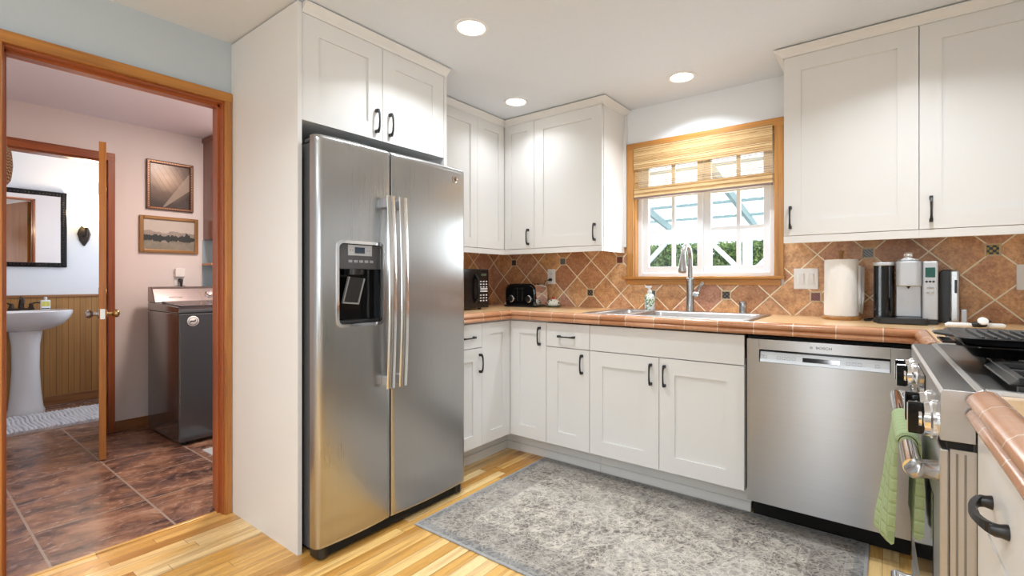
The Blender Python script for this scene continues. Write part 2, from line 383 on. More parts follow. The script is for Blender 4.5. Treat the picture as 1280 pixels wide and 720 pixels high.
def mk_pic_land():
    n = NT('landscape_print'); v, x, y, z = n.pos(True)
    f = n.noise(n.vec(0.0, n.math('MULTIPLY', y, 6), z), 1.6, 5, 0.6)
    f2 = n.noise(v, 26, 5, 0.7)
    h = n.math('ADD', z, n.math('MULTIPLY', n.math('SUBTRACT', f, 0.5), 0.10))
    sky = n.mix(n.math('MULTIPLY', f2, 0.6), c4((0.62, 0.56, 0.50)), c4((0.42, 0.40, 0.39)))
    hill = n.mix(f2, c4((0.16, 0.15, 0.14)), c4((0.46, 0.40, 0.34)))
    c = n.mix(n.math('LESS_THAN', h, 0.025), sky, hill)
    f5 = n.noise(n.vec(0.0, n.math('MULTIPLY', y, 14), 3.0), 1.0, 3, 0.6)
    tr = n.math('LESS_THAN', n.math('ABSOLUTE', n.math('ADD', n.math('ADD', z, 0.030), n.math('MULTIPLY', n.math('SUBTRACT', f2, 0.5), 0.05))), n.math('MULTIPLY', n.math('SUBTRACT', f5, 0.34), 0.16))
    c = n.mix(tr, c, c4((0.028, 0.035, 0.035)))
    gr = n.math('LESS_THAN', h, -0.055)
    c = n.mix(n.math('MULTIPLY', gr, 0.8), c, n.mix(f2, c4((0.10, 0.115, 0.09)), c4((0.38, 0.34, 0.26))))
    n.col(c); n.rough(0.3); return n.m
M['pic_sail'] = mk_pic_sail(); M['pic_land'] = mk_pic_land()

# ------------------------------------------------------------------ geometry helpers
class MB:
    def __init__(s): s.bm = bmesh.new()
    def face(s, vs, smooth=False):
        try:
            f = s.bm.faces.new(vs); f.smooth = smooth; return f
        except ValueError: return None
    def box(s, x0, x1, y0, y1, z0, z1, mat=None):
        P = [(x, y, z) for x in (x0, x1) for y in (y0, y1) for z in (z0, z1)]
        v = [s.bm.verts.new(mat @ Vector(p) if mat else p) for p in P]
        for f in ((0,1,3,2),(4,6,7,5),(0,4,5,1),(2,3,7,6),(0,2,6,4),(1,5,7,3)): s.face([v[i] for i in f])
        return s
    def loft(s, rings, caps=True, closed=True, smooth=True):
        R = [[s.bm.verts.new(p) for p in r] for r in rings]
        n = len(R[0])
        for a, b in zip(R[:-1], R[1:]):
            for i in range(n if closed else n-1):
                j = (i+1) % n; s.face([a[i], a[j], b[j], b[i]], smooth)
        if caps and closed: s.face(R[0][::-1]); s.face(R[-1])
        return s
    def tube(s, pts, r, seg=12, caps=True):
        pts = [Vector(p) for p in pts]; n = len(pts)
        rr = r if isinstance(r, (list, tuple)) else [r]*n
        T = []
        for i in range(n):
            a = pts[max(i-1, 0)]; b = pts[min(i+1, n-1)]; T.append((b-a).normalized())
        up = Vector((0, 0, 1)) if abs(T[0].z) < 0.9 else Vector((1, 0, 0))
        N = (up - T[0]*up.dot(T[0])).normalized(); rings = []
        for i in range(n):
            N = (N - T[i]*N.dot(T[i])).normalized(); B = T[i].cross(N)
            rings.append([pts[i]+(N*math.cos(2*PI*k/seg)+B*math.sin(2*PI*k/seg))*rr[i] for k in range(seg)])
        return s.loft(rings, caps)
    def lathe(s, prof, c=(0, 0, 0), axis='z', seg=32, sx=1, sy=1, caps=True):
        rings = []
        for r, h in prof:
            ring = []
            for k in range(seg):
                a = 2*PI*k/seg; u, w = r*math.cos(a)*sx, r*math.sin(a)*sy
                p = {'z': (u, w, h), 'x': (h, u, w), 'y': (w, h, u)}[axis]
                ring.append((p[0]+c[0], p[1]+c[1], p[2]+c[2]))
            rings.append(ring)
        return s.loft(rings, caps)
    def prism(s, poly, axis, a, b, smooth=False):
        def P(p, t): return {'x': (t, p[0], p[1]), 'y': (p[0], t, p[1]), 'z': (p[0], p[1], t)}[axis]
        return s.loft([[P(p, a) for p in poly], [P(p, b) for p in poly]], True, True, smooth)
    def build(s, name, mat, parent=None, bevel=0, smooth=None, seg=2):
        bmesh.ops.recalc_face_normals(s.bm, faces=s.bm.faces)
        me = bpy.data.meshes.new(name); s.bm.to_mesh(me); s.bm.free()
        o = bpy.data.objects.new(name, me); COL.objects.link(o)
        me.materials.append(M[mat] if isinstance(mat, str) else mat)
        if smooth is not None:
            for p in me.polygons: p.use_smooth = True
            me.set_sharp_from_angle(angle=math.radians(smooth))
        if bevel:
            m = o.modifiers.new('bevel', 'BEVEL'); m.width = bevel; m.segments = seg; m.limit_method = 'ANGLE'; m.angle_limit = math.radians(40)
        o.parent = parent
        return o

def tag(o, label=None, cat=None, group=None, kind=None):
    if label: o['label'] = label
    if cat: o['category'] = cat
    if group: o['group'] = group
    if kind: o['kind'] = kind
    return o
def empty(name, loc=(0, 0, 0), rz=0.0, **kw):
    o = bpy.data.objects.new(name, None); COL.objects.link(o); o.empty_display_size = 0.05
    o.location = loc; o.rotation_euler = (0, 0, rz); return tag(o, **kw)
def struct(name, mb, mat, **kw):
    o = mb.build(name, mat, **kw)
    if o.parent is None: o['kind'] = 'structure'
    return o
def copy_tree(o, parent=None):
    c = o.copy(); COL.objects.link(c); c.parent = parent
    for ch in [k for k in bpy.data.objects if k.parent == o]: copy_tree(ch, c)
    return c
def bake(o):
    dg = bpy.context.evaluated_depsgraph_get(); dg.update()
    me = bpy.data.meshes.new_from_object(o.evaluated_get(dg)); o.modifiers.clear(); o.data = me
def cut(o, mb):
    c = mb.build('cutter', 'black'); m = o.modifiers.new('cut', 'BOOLEAN'); m.operation = 'DIFFERENCE'; m.object = c; m.solver = 'EXACT'
    c.parent = o.parent
    bpy.context.view_layer.update()
    bake(o); d = c.data; bpy.data.objects.remove(c); bpy.data.meshes.remove(d)
def text(name, body, size, mat, parent, loc, rot, ext=0.0004, align='CENTER', sx=1.0):
    cu = bpy.data.curves.new(name, 'FONT'); cu.body = body; cu.size = size; cu.extrude = ext; cu.align_x = align; cu.align_y = 'CENTER'
    t = bpy.data.objects.new(name, cu); COL.objects.link(t)
    bpy.context.view_layer.update()
    me = bpy.data.meshes.new_from_object(t.evaluated_get(bpy.context.evaluated_depsgraph_get()))
    bpy.data.objects.remove(t); bpy.data.curves.remove(cu)
    o = bpy.data.objects.new(name, me); COL.objects.link(o); me.materials.clear(); me.materials.append(M[mat])
    o.location = loc; o.rotation_euler = rot; o.scale = (sx, 1, 1); o.parent = parent
    return o
def ring_pts(cx, cy, w, h, r, n=6):
    """rounded rectangle outline"""
    out = []
    for (sx, sy, a0) in ((1, 1, 0), (-1, 1, PI/2), (-1, -1, PI), (1, -1, 3*PI/2)):
        for k in range(n+1):
            a = a0+k*PI/2/n
            out.append((cx+sx*(w/2-r)+r*math.cos(a), cy+sy*(h/2-r)+r*math.sin(a)))
    return out

CZ = 2.337      # kitchen ceiling
LZ = 2.37       # laundry ceiling
# ------------------------------------------------------------------ STRUCTURE
struct('floor', MB().box(-0.045, 3.50, -6.1, 0.0, -0.06, 0.0), 'oak')
struct('floor_laundry', MB().box(-3.72, -0.045, -3.3, -1.0, -0.06, 0.0), 'slate')
struct('ceiling', MB().box(-0.10, 3.50, -6.1, 0.15, CZ, CZ+0.06), 'ceiling')
struct('ceiling_laundry', MB().box(-3.72, -0.10, -3.3, -1.0, LZ, LZ+0.06), 'laundry_ceil')
WX0, WX1, WZ0, WZ1 = 1.222, 2.112, 1.18, 2.053
b = MB()
b.box(-0.10, WX0, 0, 0.15, 0, CZ); b.box(WX1, 3.50, 0, 0.15, 0, CZ); b.box(WX0, WX1, 0, 0.15, 0, WZ0); b.box(WX0, WX1, 0, 0.15, WZ1, CZ)
struct('wall_back', b, 'wall')
DY0, DY1, DZ = -2.822, -2.085, 2.035
b = MB(); b.box(-0.10, 0, -2.085, 0, 0, LZ); b.box(-0.10, 0, DY0, DY1, DZ, LZ); b.box(-0.10, 0, -6.1, DY0, 0, LZ)
struct('wall_left', b, 'wall_hall')
b = MB(); b.box(3.42, 3.50, -3.85, 0, 0, CZ); b.box(3.42, 3.50, -6.1, -5.15, 0, CZ); b.box(3.42, 3.50, -5.15, -3.85, 0, 0.8); b.box(3.42, 3.50, -5.15, -3.85, 2.0, CZ)
struct('wall_right', b, 'wall')
b = MB(); b.box(0, 1.60, -6.1, -6.0, 0, CZ); b.box(2.25, 3.5, -6.1, -6.0, 0, CZ); b.box(1.60, 2.25, -6.1, -6.0, 2.08, CZ)
struct('wall_front', b, plain('dining_wall_paint', (0.34, 0.33, 0.31), 0.85))
# laundry
PX = -2.10
b = MB(); b.box(PX-0.10, PX, -2.083, -1.0, 0, LZ); b.box(PX-0.10, PX, -2.80, -2.083, 2.055, LZ); b.box(PX-0.10, PX, -3.3, -2.80, 0, LZ)
struct('wall_laundry_far', b, 'laundry_wall')
struct('wall_laundry_left', MB().box(PX, -0.10, -2.96, -2.824, 0, LZ), 'laundry_wall')
struct('wall_laundry_right', MB().box(PX, -0.10, -1.10, -1.0, 0, LZ), 'laundry_wall')
struct('wall_bathroom_far', MB().box(-3.72, -3.62, -3.3, -1.3, 0, LZ), 'bath_wall')
struct('wall_bathroom_right', MB().box(-3.62, PX-0.10, -1.40, -1.30, 0, LZ), 'bath_wall')
struct('wall_bathroom_left', MB().box(-3.62, PX-0.10, -3.3, -3.2, 0, LZ), 'bath_wall')

# kitchen doorway casing: casing boards, jambs and stops
t1 = empty('trim_1', (0, 0, 0), kind='structure')
b = MB(); b.box(0, 0.02, DY1+0.0, DY1+0.032, 0, DZ+0.040); b.build('casing', 'trimwood_z', t1, bevel=0.004)
b = MB(); b.box(0, 0.02, DY0-0.045, DY0, 0, DZ+0.040); b.build('casing', 'trimwood_z', t1, bevel=0.004)
b = MB(); b.box(0, 0.024, DY0-0.045, DY1+0.032, DZ, DZ+0.046); b.build('head_casing', 'trimwood_y', t1, bevel=0.005)
b = MB(); b.box(-0.105, 0.004, DY1-0.006, DY1+0.002, 0, DZ); b.box(-0.068, -0.035, DY1-0.016, DY1, 0, DZ); b.box(-0.12, -0.10, DY1-0.006, DY1+0.05, 0, DZ); b.build('jamb', 'redwood_z', t1, bevel=0.002)
b = MB(); b.box(-0.105, 0.004, DY0-0.002, DY0+0.006, 0, DZ); b.box(-0.068, -0.035, DY0, DY0+0.016, 0, DZ); b.build('jamb', 'redwood_z', t1, bevel=0.002)
b = MB(); b.box(-0.105, 0.004, DY0, DY1, DZ-0.008, DZ+0.001); b.box(-0.068, -0.035, DY0, DY1, DZ-0.02, DZ); b.box(-0.12, -0.10, DY0, DY1+.05, DZ-0.01, DZ+0.045); b.build('head_jamb', 'redwood_y', t1, bevel=0.002)
# inner doorway casing (laundry to bathroom)
t2 = empty('trim_2', (PX, 0, 0), kind='structure')
b = MB(); b.box(0, 0.016, -2.083, -2.040, 0, 2.113); b.build('casing', 'redwood_z', t2, bevel=0.004)
b = MB(); b.box(0, 0.018, -2.84, -2.040, 2.055, 2.115); b.build('head_casing', 'redwood_y', t2, bevel=0.004)
b = MB(); b.box(0, 0.016, -2.84, -2.795, 0, 2.055); b.build('casing', 'redwood_z', t2, bevel=0.004)
b = MB(); b.box(-0.105, 0, -2.100, -2.083, 0, 2.055); b.box(-0.08, -0.045, -2.112, -2.09, 0, 2.055); b.build('jamb', 'redwood_z', t2)
b = MB(); b.box(-0.105, 0, -2.80, -2.785, 0, 2.055); b.build('jamb', 'redwood_z', t2)
b = MB(); b.box(-0.105, 0, -2.80, -2.083, 2.043, 2.058); b.build('head_jamb', 'redwood_y', t2)
# baseboards
struct('baseboard_laundry', MB().box(PX, PX+0.014, -2.040, -1.10, 0, 0.082), 'basewood', bevel=0.004)
struct('baseboard_bathroom', MB().box(-3.62, -3.60, -3.2, -1.40, 0, 0.085), 'basewood', bevel=0.005)
b = MB(); b.box(-3.62, -3.608, -3.2, -1.40, 0.08, 1.0); wsc = struct('trim_bathroom', b, 'bead')
b = MB(); b.box(-3.62, -3.594, -3.2, -1.40, 0.995, 1.02); struct('trim_bathroom_rail', b, 'basewood', bevel=0.005)
struct('trim_threshold', MB().box(-0.062, -0.04, DY0, DY1, 0, 0.006), 'oak', bevel=0.002)

# ------------------------------------------------------------------ WINDOW over the sink
w1 = empty('window_1', (0, 0, 0), kind='structure')
cx0, cx1 = 1.176, 2.158
b = MB(); b.box(cx0, WX0+0.004, -0.018, 0.001, 1.18, 2.094); b.build('casing', 'winwood_z', w1, bevel=0.003)
b = MB(); b.box(WX1-0.004, cx1, -0.018, 0.001, 1.18, 2.094); b.build('casing', 'winwood_z', w1, bevel=0.003)
b = MB(); b.box(cx0, cx1, -0.020, 0.001, 2.049, 2.096); b.build('head_casing', 'trimwood_x', w1, bevel=0.003)
b = MB(); b.box(1.150, 2.166, -0.045, 0.12, 1.163, 1.181); b.build('sill', 'trimwood_x', w1, bevel=0.004)
b = MB(); b.box(1.174, 2.142, -0.020, 0.0, 1.127, 1.163); b.build('apron', 'trimwood_x', w1, bevel=0.003)
b = MB(); b.box(WX0, WX0+0.008, 0, 0.06, WZ0, WZ1); b.box(WX1-0.008, WX1, 0, 0.06, WZ0, WZ1); b.box(WX0, WX1, 0, 0.06, WZ1-0.008, WZ1); b.build('window_jamb', 'winwood_z', w1)
b = MB()
b.box(WX0, 1.262, 0.05, 0.12, WZ0, WZ1); b.box(2.072, WX1, 0.05, 0.12, WZ0, WZ1); b.box(1.262, 2.072, 0.05, 0.12, WZ0, 1.205); b.box(1.262, 2.072, 0.05, 0.12, 2.01, WZ1)
b.build('window_frame', 'white_vinyl', w1, bevel=0.004)
def sash(x0, x1, gx0, gx1, mx, yy):
    b = MB(); z0, z1, g0, g1 = 1.203, 2.015, 1.248, 1.975
    b.box(x0, gx0, yy, yy+0.03, z0, z1); b.box(gx1, x1, yy, yy+0.03, z0, z1); b.box(gx0, gx1, yy, yy+0.03, z0, g0); b.box(gx0, gx1, yy, yy+0.03, g1, z1)
    o = b.build('sash', 'white_vinyl', w1, bevel=0.002)
    b = MB(); b.box(mx-0.012, mx+0.012, yy+0.007, yy+0.021, g0, g1)
    for zz in (1.485, 1.727): b.box(gx0, gx1, yy+0.008, yy+0.020, zz-0.012, zz+0.012)
    b.build('muntin', 'white_vinyl', o)
    MB().box(gx0, gx1, yy+0.0125, yy+0.0155, g0, g1).build('pane', 'glass', o)
sash(1.258, 1.672, 1.300, 1.636, 1.474, 0.066)
sash(1.664, 2.078, 1.718, 2.030, 1.884, 0.085)

# woven shade
sh = empty('roman_blind', (1.665, -0.006, 2.05), label='woven reed roman shade half lowered over the sink window', cat='window blind')
bx0, bx1 = -0.434, 0.434
def reeds(z0, z1, step, h, y):
    b = MB(); z = z0
    while z < z1-1e-5:
        b.box(bx0, bx1, y-0.002, y+0.002, z-2.05, min(z+h, z1)-2.05); z += step
    return b
rb = reeds(1.909, 2.062, 0.0085, 0.0080, -0.018); rb.box(bx0, bx1, -0.014, 0.004, -0.03, 0.012); rb.build('valance', 'shade', sh)
b = reeds(1.783, 1.912, 0.0088, 0.0034, -0.006)
for k in range(9): x = bx0+0.02+k*(bx1-bx0-0.04)/8; b.box(x-0.0008, x+0.0008, -0.009, -0.008, 1.78-2.05, 1.912-2.05)
b.build('single_layer', 'shade', sh)
b = reeds(1.724, 1.786, 0.0078, 0.0074, -0.014); b.box(bx0, bx1, -0.012, 0.004, 1.722-2.05, 1.780-2.05); b.build('folded_hem', 'shade', sh)
b = MB(); b.box(bx0, bx1, -0.016, 0.006, 1.712-2.05, 1.724-2.05); b.build('bottom_bar', plain('shade_bar', (0.20, 0.13, 0.11), 0.6), sh, bevel=0.002)

# ------------------------------------------------------------------ OUTSIDE
struct('ground', MB().box(-8, 10, 0.15, 16, -0.5, -0.4), plain('patio_ground', (0.45, 0.44, 0.42), 0.9, noise=0.1))
pg = empty('patio_cover', (0, 4.0, -0.4), label='white wooden patio cover with sloping corrugated roof outside the window', cat='patio cover')
BZ0, BZ1 = 1.705+0.4, 1.875+0.4
b = MB(); b.box(-5, 5, -0.05, 0.05, BZ0, BZ1+0.04); b.build('beam', 'outdoor_white', pg)
posts = (1.062, -0.62, 2.80)
for px in posts: MB().box(px-0.055, px+0.055, -0.05, 0.05, 0, BZ0).build('post', 'outdoor_white', pg)
for px in posts:
    for s in (-1, 1):
        b = MB(); m = Matrix.Translation((px+s*0.25, 0.0, BZ0-0.25)) @ Matrix.Rotation(s*PI/4, 4, 'Y')
        b.box(-0.03, 0.03, -0.03, 0.03, -0.36, 0.36, m); b.build('knee_brace', 'outdoor_white', pg)
rz = lambda yy: 1.96+0.4+(-yy)*0.205      # roof underside over local y (0 at the beam, negative to the house)
for k in range(9):
    x = -4.6+k*1.15
    b = MB(); yA, yB = 0.15, -3.7
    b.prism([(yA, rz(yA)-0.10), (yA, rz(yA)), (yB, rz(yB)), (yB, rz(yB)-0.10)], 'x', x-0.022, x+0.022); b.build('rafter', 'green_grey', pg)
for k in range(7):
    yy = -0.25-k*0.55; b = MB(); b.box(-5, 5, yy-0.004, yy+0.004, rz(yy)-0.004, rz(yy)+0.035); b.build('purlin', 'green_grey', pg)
def mk_roof():
    n = NT('translucent_corrugated_sheet')
    t = n.n('ShaderNodeBsdfTranslucent'); t.inputs['Color'].default_value = (0.95, 0.98, 1, 1)
    tr = n.n('ShaderNodeBsdfDiffuse'); tr.inputs['Color'].default_value = (0.95, 0.97, 0.98, 1)
    mx = n.n('ShaderNodeMixShader'); mx.inputs[0].default_value = 0.25
    n.t.links.new(t.outputs[0], mx.inputs[1]); n.t.links.new(tr.outputs[0], mx.inputs[2]); n.t.links.new(mx.outputs[0], n.t.nodes['Material Output'].inputs['Surface'])
    return n.m
M['roof'] = mk_roof()
bmr = MB(); nx = 420
for seg_ in range(4):
    ya, yb = 0.25-seg_*1.0, 0.25-(seg_+1)*1.0-0.08
    dz = 0.04+0.006*seg_
    rings = [[(-5+10*i/nx, yy, rz(yy)+dz+0.014*math.sin(i*1.05)) for i in range(nx+1)] for yy in (ya, yb)]
    bmr.loft(rings, caps=False, closed=False)
bmr.build('corrugated_roof', 'roof', pg)

def hedge(cx, cy, n, label):
    b = MB(); rnd = random.Random(int(cx*100)+500); hx, hy, top = 0.60, 0.45, 1.78; z0 = -0.4
    b.lathe([(0.70, z0), (1.28, z0+0.2), (1.30, top-0.35), (1.15, top-0.12), (0.7, top-0.04)], (0, 0, 0), seg=4)
    for v in b.bm.verts:
        x, y = v.co.x, v.co.y; v.co.x, v.co.y = (x-y)/2*0.88*hx/0.6, (x+y)/2*0.88*hy/0.6
    for _ in range(n):
        r_ = rnd.random()
        if r_ < 0.75: p = Vector((rnd.uniform(-hx, hx), -hy+rnd.uniform(-0.06, 0.12), rnd.uniform(0.6, top)))
        elif r_ < 0.92: p = Vector((rnd.uniform(-hx, hx), rnd.uniform(-hy, hy), top+rnd.uniform(-0.10, 0.07)))
        else: p = Vector((rnd.choice((-1, 1))*(hx-0.01), rnd.uniform(-hy, hy), rnd.uniform(0.6, top)))
        d = Vector((rnd.gauss(0, 1), rnd.gauss(0, 1), rnd.gauss(0, 1))).normalized(); e = d.orthogonal().normalized(); s_ = rnd.uniform(0.028, 0.05)
        vs = [b.bm.verts.new(p+q) for q in (d*s_, e*s_*0.5, -d*s_, -e*s_*0.5)]; b.face(vs)
    o = b.build('hedge_shrub', 'leaf'); o.location = (cx, cy, 0); return tag(o, label, 'hedge', 'hedge shrubs beyond the patio')
hedge(-1.98, 6.2, 3500, 'leafy green hedge shrub seen at the left edge of the sink window')
hedge(-0.64, 6.2, 6000, 'leafy green hedge shrub behind the kitchen faucet, outside the left window sash')
hedge(0.70, 6.2, 6000, 'leafy green hedge shrub behind the white patio post')
hedge(2.04, 6.2, 4000, 'leafy green hedge shrub right of the white patio post')
sp = empty('spiky_plant', (0.98, 3.3, -0.4), label='pale spiky potted plant outside in front of the patio post', cat='plant')
b = MB(); rnd = random.Random(3)
for k in range(44):
    a = rnd.uniform(0, 2*PI); el = rnd.uniform(0.15, 1.3); L = rnd.uniform(0.2, 0.28)
    d = Vector((math.cos(a)*math.cos(el), math.sin(a)*math.cos(el), math.sin(el))); s_ = d.cross(Vector((0, 0, 1))).normalized()*0.011
    vs = [b.bm.verts.new(Vector((0, 0, 1.42))+q) for q in (s_, d*L, -s_)]; b.face(vs)
b.build('foliage', plain('pale_agave', (0.45, 0.60, 0.55), 0.5), sp)
MB().lathe([(0.14, 1.05), (0.18, 1.40), (0.165, 1.40), (0.15, 1.38)], seg=24).build('pot', plain('pot_clay', (0.4, 0.2, 0.12), 0.7), sp, smooth=40)
b = MB(); b.box(-0.2, 0.2, -0.2, 0.2, 0, 1.05); b.build('stand', 'outdoor_white', sp)

# ------------------------------------------------------------------ BACKSPLASH
bs = empty('tile_backsplash', (0, 0, 0), label='diagonal terracotta tile backsplash with small accent tiles below the window wall cabinets', cat='backsplash')
b = MB(); T = 0.008
b.box(0.0, cx0, -T, -0.0003, 0.955, 1.382); b.box(cx0, cx1, -T, -0.0003, 0.955, 1.127); b.box(cx1, 3.418, -T, -0.0003, 0.955, 1.382)
b.build('tile_field', 'splash', bs)
bl = MB().box(0.0005, T, -1.19, -T-0.0005, 0.959, 1.382).build('tile_backsplash', 'splash'); tag(bl, 'diagonal terracotta tile backsplash on the short wall behind the microwave', 'backsplash')
def dec_mat(name, c1, c2, pat):
    n = NT(name); v, x, y, z = n.pos(True)
    if pat == 'check':
        f = n.math('GREATER_THAN', n.math('MULTIPLY', n.math('SINE', n.math('MULTIPLY', x, 260)), n.math('SINE', n.math('MULTIPLY', z, 260))), 0.12)
    else:
        f = n.math('LESS_THAN', n.math('SINE', n.math('MULTIPLY', n.math('ADD', x, z), 420)), 0.0)
    n.col(n.mix(f, c4(c1), c4(c2))); n.rough(0.25); return n.m
decs = [dec_mat('mosaic_dark', (0.03, 0.03, 0.035), (0.20, 0.15, 0.12), 'check'), dec_mat('mosaic_gold', (0.02, 0.02, 0.02), (0.42, 0.32, 0.05), 'check'),
        dec_mat('mosaic_grey', (0.05, 0.06, 0.07), (0.24, 0.26, 0.28), 'line'), dec_mat('mosaic_red', (0.10, 0.02, 0.02), (0.25, 0.07, 0.05), 'line')]
M['mortar'] = plain('tile_border', (0.66, 0.52, 0.33), 0.7)
acc = [(1.119+0.4785*k, 1.298, m) for k, m in ((-2, 0), (-1, 2), (0, 3), (3, 2), (4, 1))]+[(1.119+0.4785*(k+0.5), 1.064, m) for k, m in ((-2, 0), (-1, 0), (0, 2), (1, 0), (2, 3), (3, 0))]
for x, z, m in acc:
    b = MB(); hh = 0.030
    for q in ((-hh, -hh+0.008, -hh, hh), (hh-0.008, hh, -hh, hh), (-hh+0.008, hh-0.008, -hh, -hh+0.008), (-hh+0.008, hh-0.008, hh-0.008, hh)): b.box(q[0], q[1], -0.003, 0, q[2], q[3])
    o = b.build('accent_border', 'mortar', bs, bevel=0.001); o.location = (x, -T+0.0005, z)
    i_ = MB().box(-0.021, 0.021, -0.003, 0, -0.021, 0.021).build('accent_tile', decs[m], o)

# ------------------------------------------------------------------ CABINETS
# cabinet local frame: x along the run, -y outwards (face plane y=0), z up
def pull(parent, x, y, z, L=0.112, vert=True, name='handle'):
    b = MB(); h = L/2
    def P(a, o, w): return (w, -o, a) if vert else (a, -o, w)
    pts = [P(-h, 0.012, 0), P(-h+0.008, 0.022, 0), P(-h*0.55, 0.029, 0), P(0, 0.031, 0), P(h*0.55, 0.029, 0), P(h-0.008, 0.022, 0), P(h, 0.012, 0)]
    rings = []
    for p, r in zip(pts, (0.0062, 0.0058, 0.0042, 0.0038, 0.0042, 0.0058, 0.0062)):
        p = Vector(p)
        if vert: rings.append([p+Vector((sx*r, sy*r*0.8, 0)) for sx, sy in ((-1, -1), (1, -1), (1, 1), (-1, 1))])
        else: rings.append([p+Vector((0, sy*r*0.8, sx*r)) for sx, sy in ((-1, -1), (1, -1), (1, 1), (-1, 1))])
    b.loft(rings, smooth=False)
    for s in (-1, 1):
        a = s*(h-0.006)
        if vert: b.box(-0.0065, 0.0065, -0.022, 0.0, a-0.0075, a+0.0075)
        else: b.box(a-0.0075, a+0.0075, -0.022, 0.0, -0.0065, 0.0065)
    o = b.build(name, 'black', parent, bevel=0.0015); o.location = (x, y, z); return o
def shaker(parent, x0, x1, z0, z1, st=0.077, slab=False, name='door'):
    b = MB(); t = 0.02
    if slab: b.box(x0, x1, -t, 0, z0, z1); return b.build(name, 'cabinet', parent, bevel=0.0015)
    b.box(x0, x0+st, -t, 0, z0, z1); b.box(x1-st, x1, -t, 0, z0, z1)
    b.box(x0+st, x1-st, -t, 0, z1-st, z1); b.box(x0+st, x1-st, -t, 0, z0, z0+st)
    b.box(x0+st, x1-st, -t+0.009, -0.004, z0+st, z1-st)
    return b.build(name, 'cabinet', parent)
G = 0.0017
def unit(name, loc, rz, w, d, z0, z1, label, cat, group=None, kick=False, rail=False):
    o = empty(name, loc, rz, label=label, cat=cat, group=group)
    b = MB(); b.box(0.0005, w-0.0005, 0.001, d, z0, z1)
    if kick: pass
    b.build('body', 'cabinet', o)
    if kick: MB().box(0.0005, w-0.0005, 0.120, 0.14, 0, z0).build('toe_kick', 'cabinet', o)
    if kick: MB().box(0.0005, w-0.0005, 0.108, 0.120, 0, 0.052).build('base_strip', 'cabinet', o, bevel=0.003)
    if rail:
        MB().box(0.0, w, -0.018, 0.004, 1.345, 1.3815).build('light_rail', 'cabinet', o, bevel=0.001)
    return o
YB = -0.632   # carcass plane (doors stand 20 mm proud -> .652)
ZB0, ZB1, ZD = 0.154, 0.894, 0.748
# back run bases
c = unit('corner_base_cabinet', (0.632, YB, 0), 0, 0.307, 0.625, ZB0, 0.906, 'white corner base cabinet under the toaster with two tall inner doors', 'cabinet', kick=True)
MB().box(-0.02, -0.0005, -0.29, 0.0, ZB0, 0.906).build('carcass_side', 'cabinet', c)
MB().box(-0.14, -0.12, -0.29, 0.14, 0, ZB0).build('side_toe_kick', 'cabinet', c)
MB().box(-0.12, 0.0, 0.120, 0.14, 0, ZB0).build('toe_kick', 'cabinet', c)
MB().box(-0.108, 0.0, 0.108, 0.120, 0, 0.052).build('base_strip', 'cabinet', c)
MB().box(-0.12, -0.108, -0.29, 0.12, 0, 0.052).build('side_base_strip', 'cabinet', c)
MB().box(-0.60, 0.0, 0.0, 0.62, ZB0, 0.906).build('corner_body', 'cabinet', c)
d_ = shaker(c, 0.022, 0.307-G, ZB0, ZB1, 0.075); pull(d_, 0.260, -0.02, 0.808)
dd = shaker(c, 0, 0.268, ZB0, ZB1, 0.070); dd.location = (0.0, -0.29, 0); dd.rotation_euler = (0, 0, PI/2)
c = unit('drawer_base_cabinet', (0.939, YB, 0), 0, 0.307, 0.625, ZB0, 0.79, 'narrow white base cabinet with one drawer over one door, left of the sink cabinet', 'cabinet', kick=True)
dr = shaker(c, G, 0.307-G, ZD+0.002, ZB1, slab=True, name='drawer'); pull(dr, 0.151, -0.02, 0.817, 0.115, False)
d_ = shaker(c, G, 0.307-G, ZB0, ZD-0.002, 0.082); pull(d_, 0.259, -0.02, 0.663)
c = unit('sink_base_cabinet', (1.246, YB, 0), 0, 0.846, 0.625, ZB0, 0.78, 'wide white sink base cabinet with false front and two doors', 'cabinet', kick=True)
shaker(c, G, 0.846-G, ZD+0.002, ZB1, slab=True, name='false_front')
d_ = shaker(c, G, 0.421-G, ZB0, ZD-0.002, 0.082); pull(d_, 0.377, -0.02, 0.655)
d_ = shaker(c, 0.421+G, 0.846-G, ZB0, ZD-0.002, 0.082); pull(d_, 0.453, -0.02, 0.655)
# left wall base (faces +x)
c = unit('drawer_base_cabinet', (0.632, -1.20, 0), PI/2, 0.278, 0.625, ZB0, 0.906, 'white base cabinet with drawer and door, half hidden behind the fridge', 'cabinet', kick=True)
dr = shaker(c, G, 0.278-G, ZD+0.002, ZB1, slab=True, name='drawer'); pull(dr, 0.150, -0.02, 0.815, 0.115, False)
d_ = shaker(c, G, 0.278-G, ZB0, ZD-0.002, 0.075); pull(d_, 0.255, -0.02, 0.655)
# uppers
UZ0, UZ1 = 1.384, 2.293
YU = -0.313
c = unit('corner_wall_cabinet', (0.313, YU, 0), 0, 0.296, 0.311, UZ0, CZ-0.002, 'white corner wall cabinet with two narrow doors above the toaster', 'cabinet', rail=True)
MB().box(-0.311, 0.0005, -0.31, 0.311, UZ0, CZ-0.002).build('corner_body', 'cabinet', c)
MB().box(-0.004, 0.018, -0.31, 0.0, 1.345, 1.3815).build('side_light_rail', 'cabinet', c)
d_ = shaker(c, 0.022, 0.296-G, UZ0, UZ1, 0.062); pull(d_, 0.246, -0.02, 1.466)
dd = shaker(c, 0, 0.288, UZ0, UZ1, 0.062); dd.location = (0, -0.31, 0); dd.rotation_euler = (0, 0, PI/2)
c = unit('wall_cabinet', (0.609, YU, 0), 0, 0.545, 0.311, UZ0, CZ-0.002, 'white single door wall cabinet just left of the window', 'cabinet', rail=True)
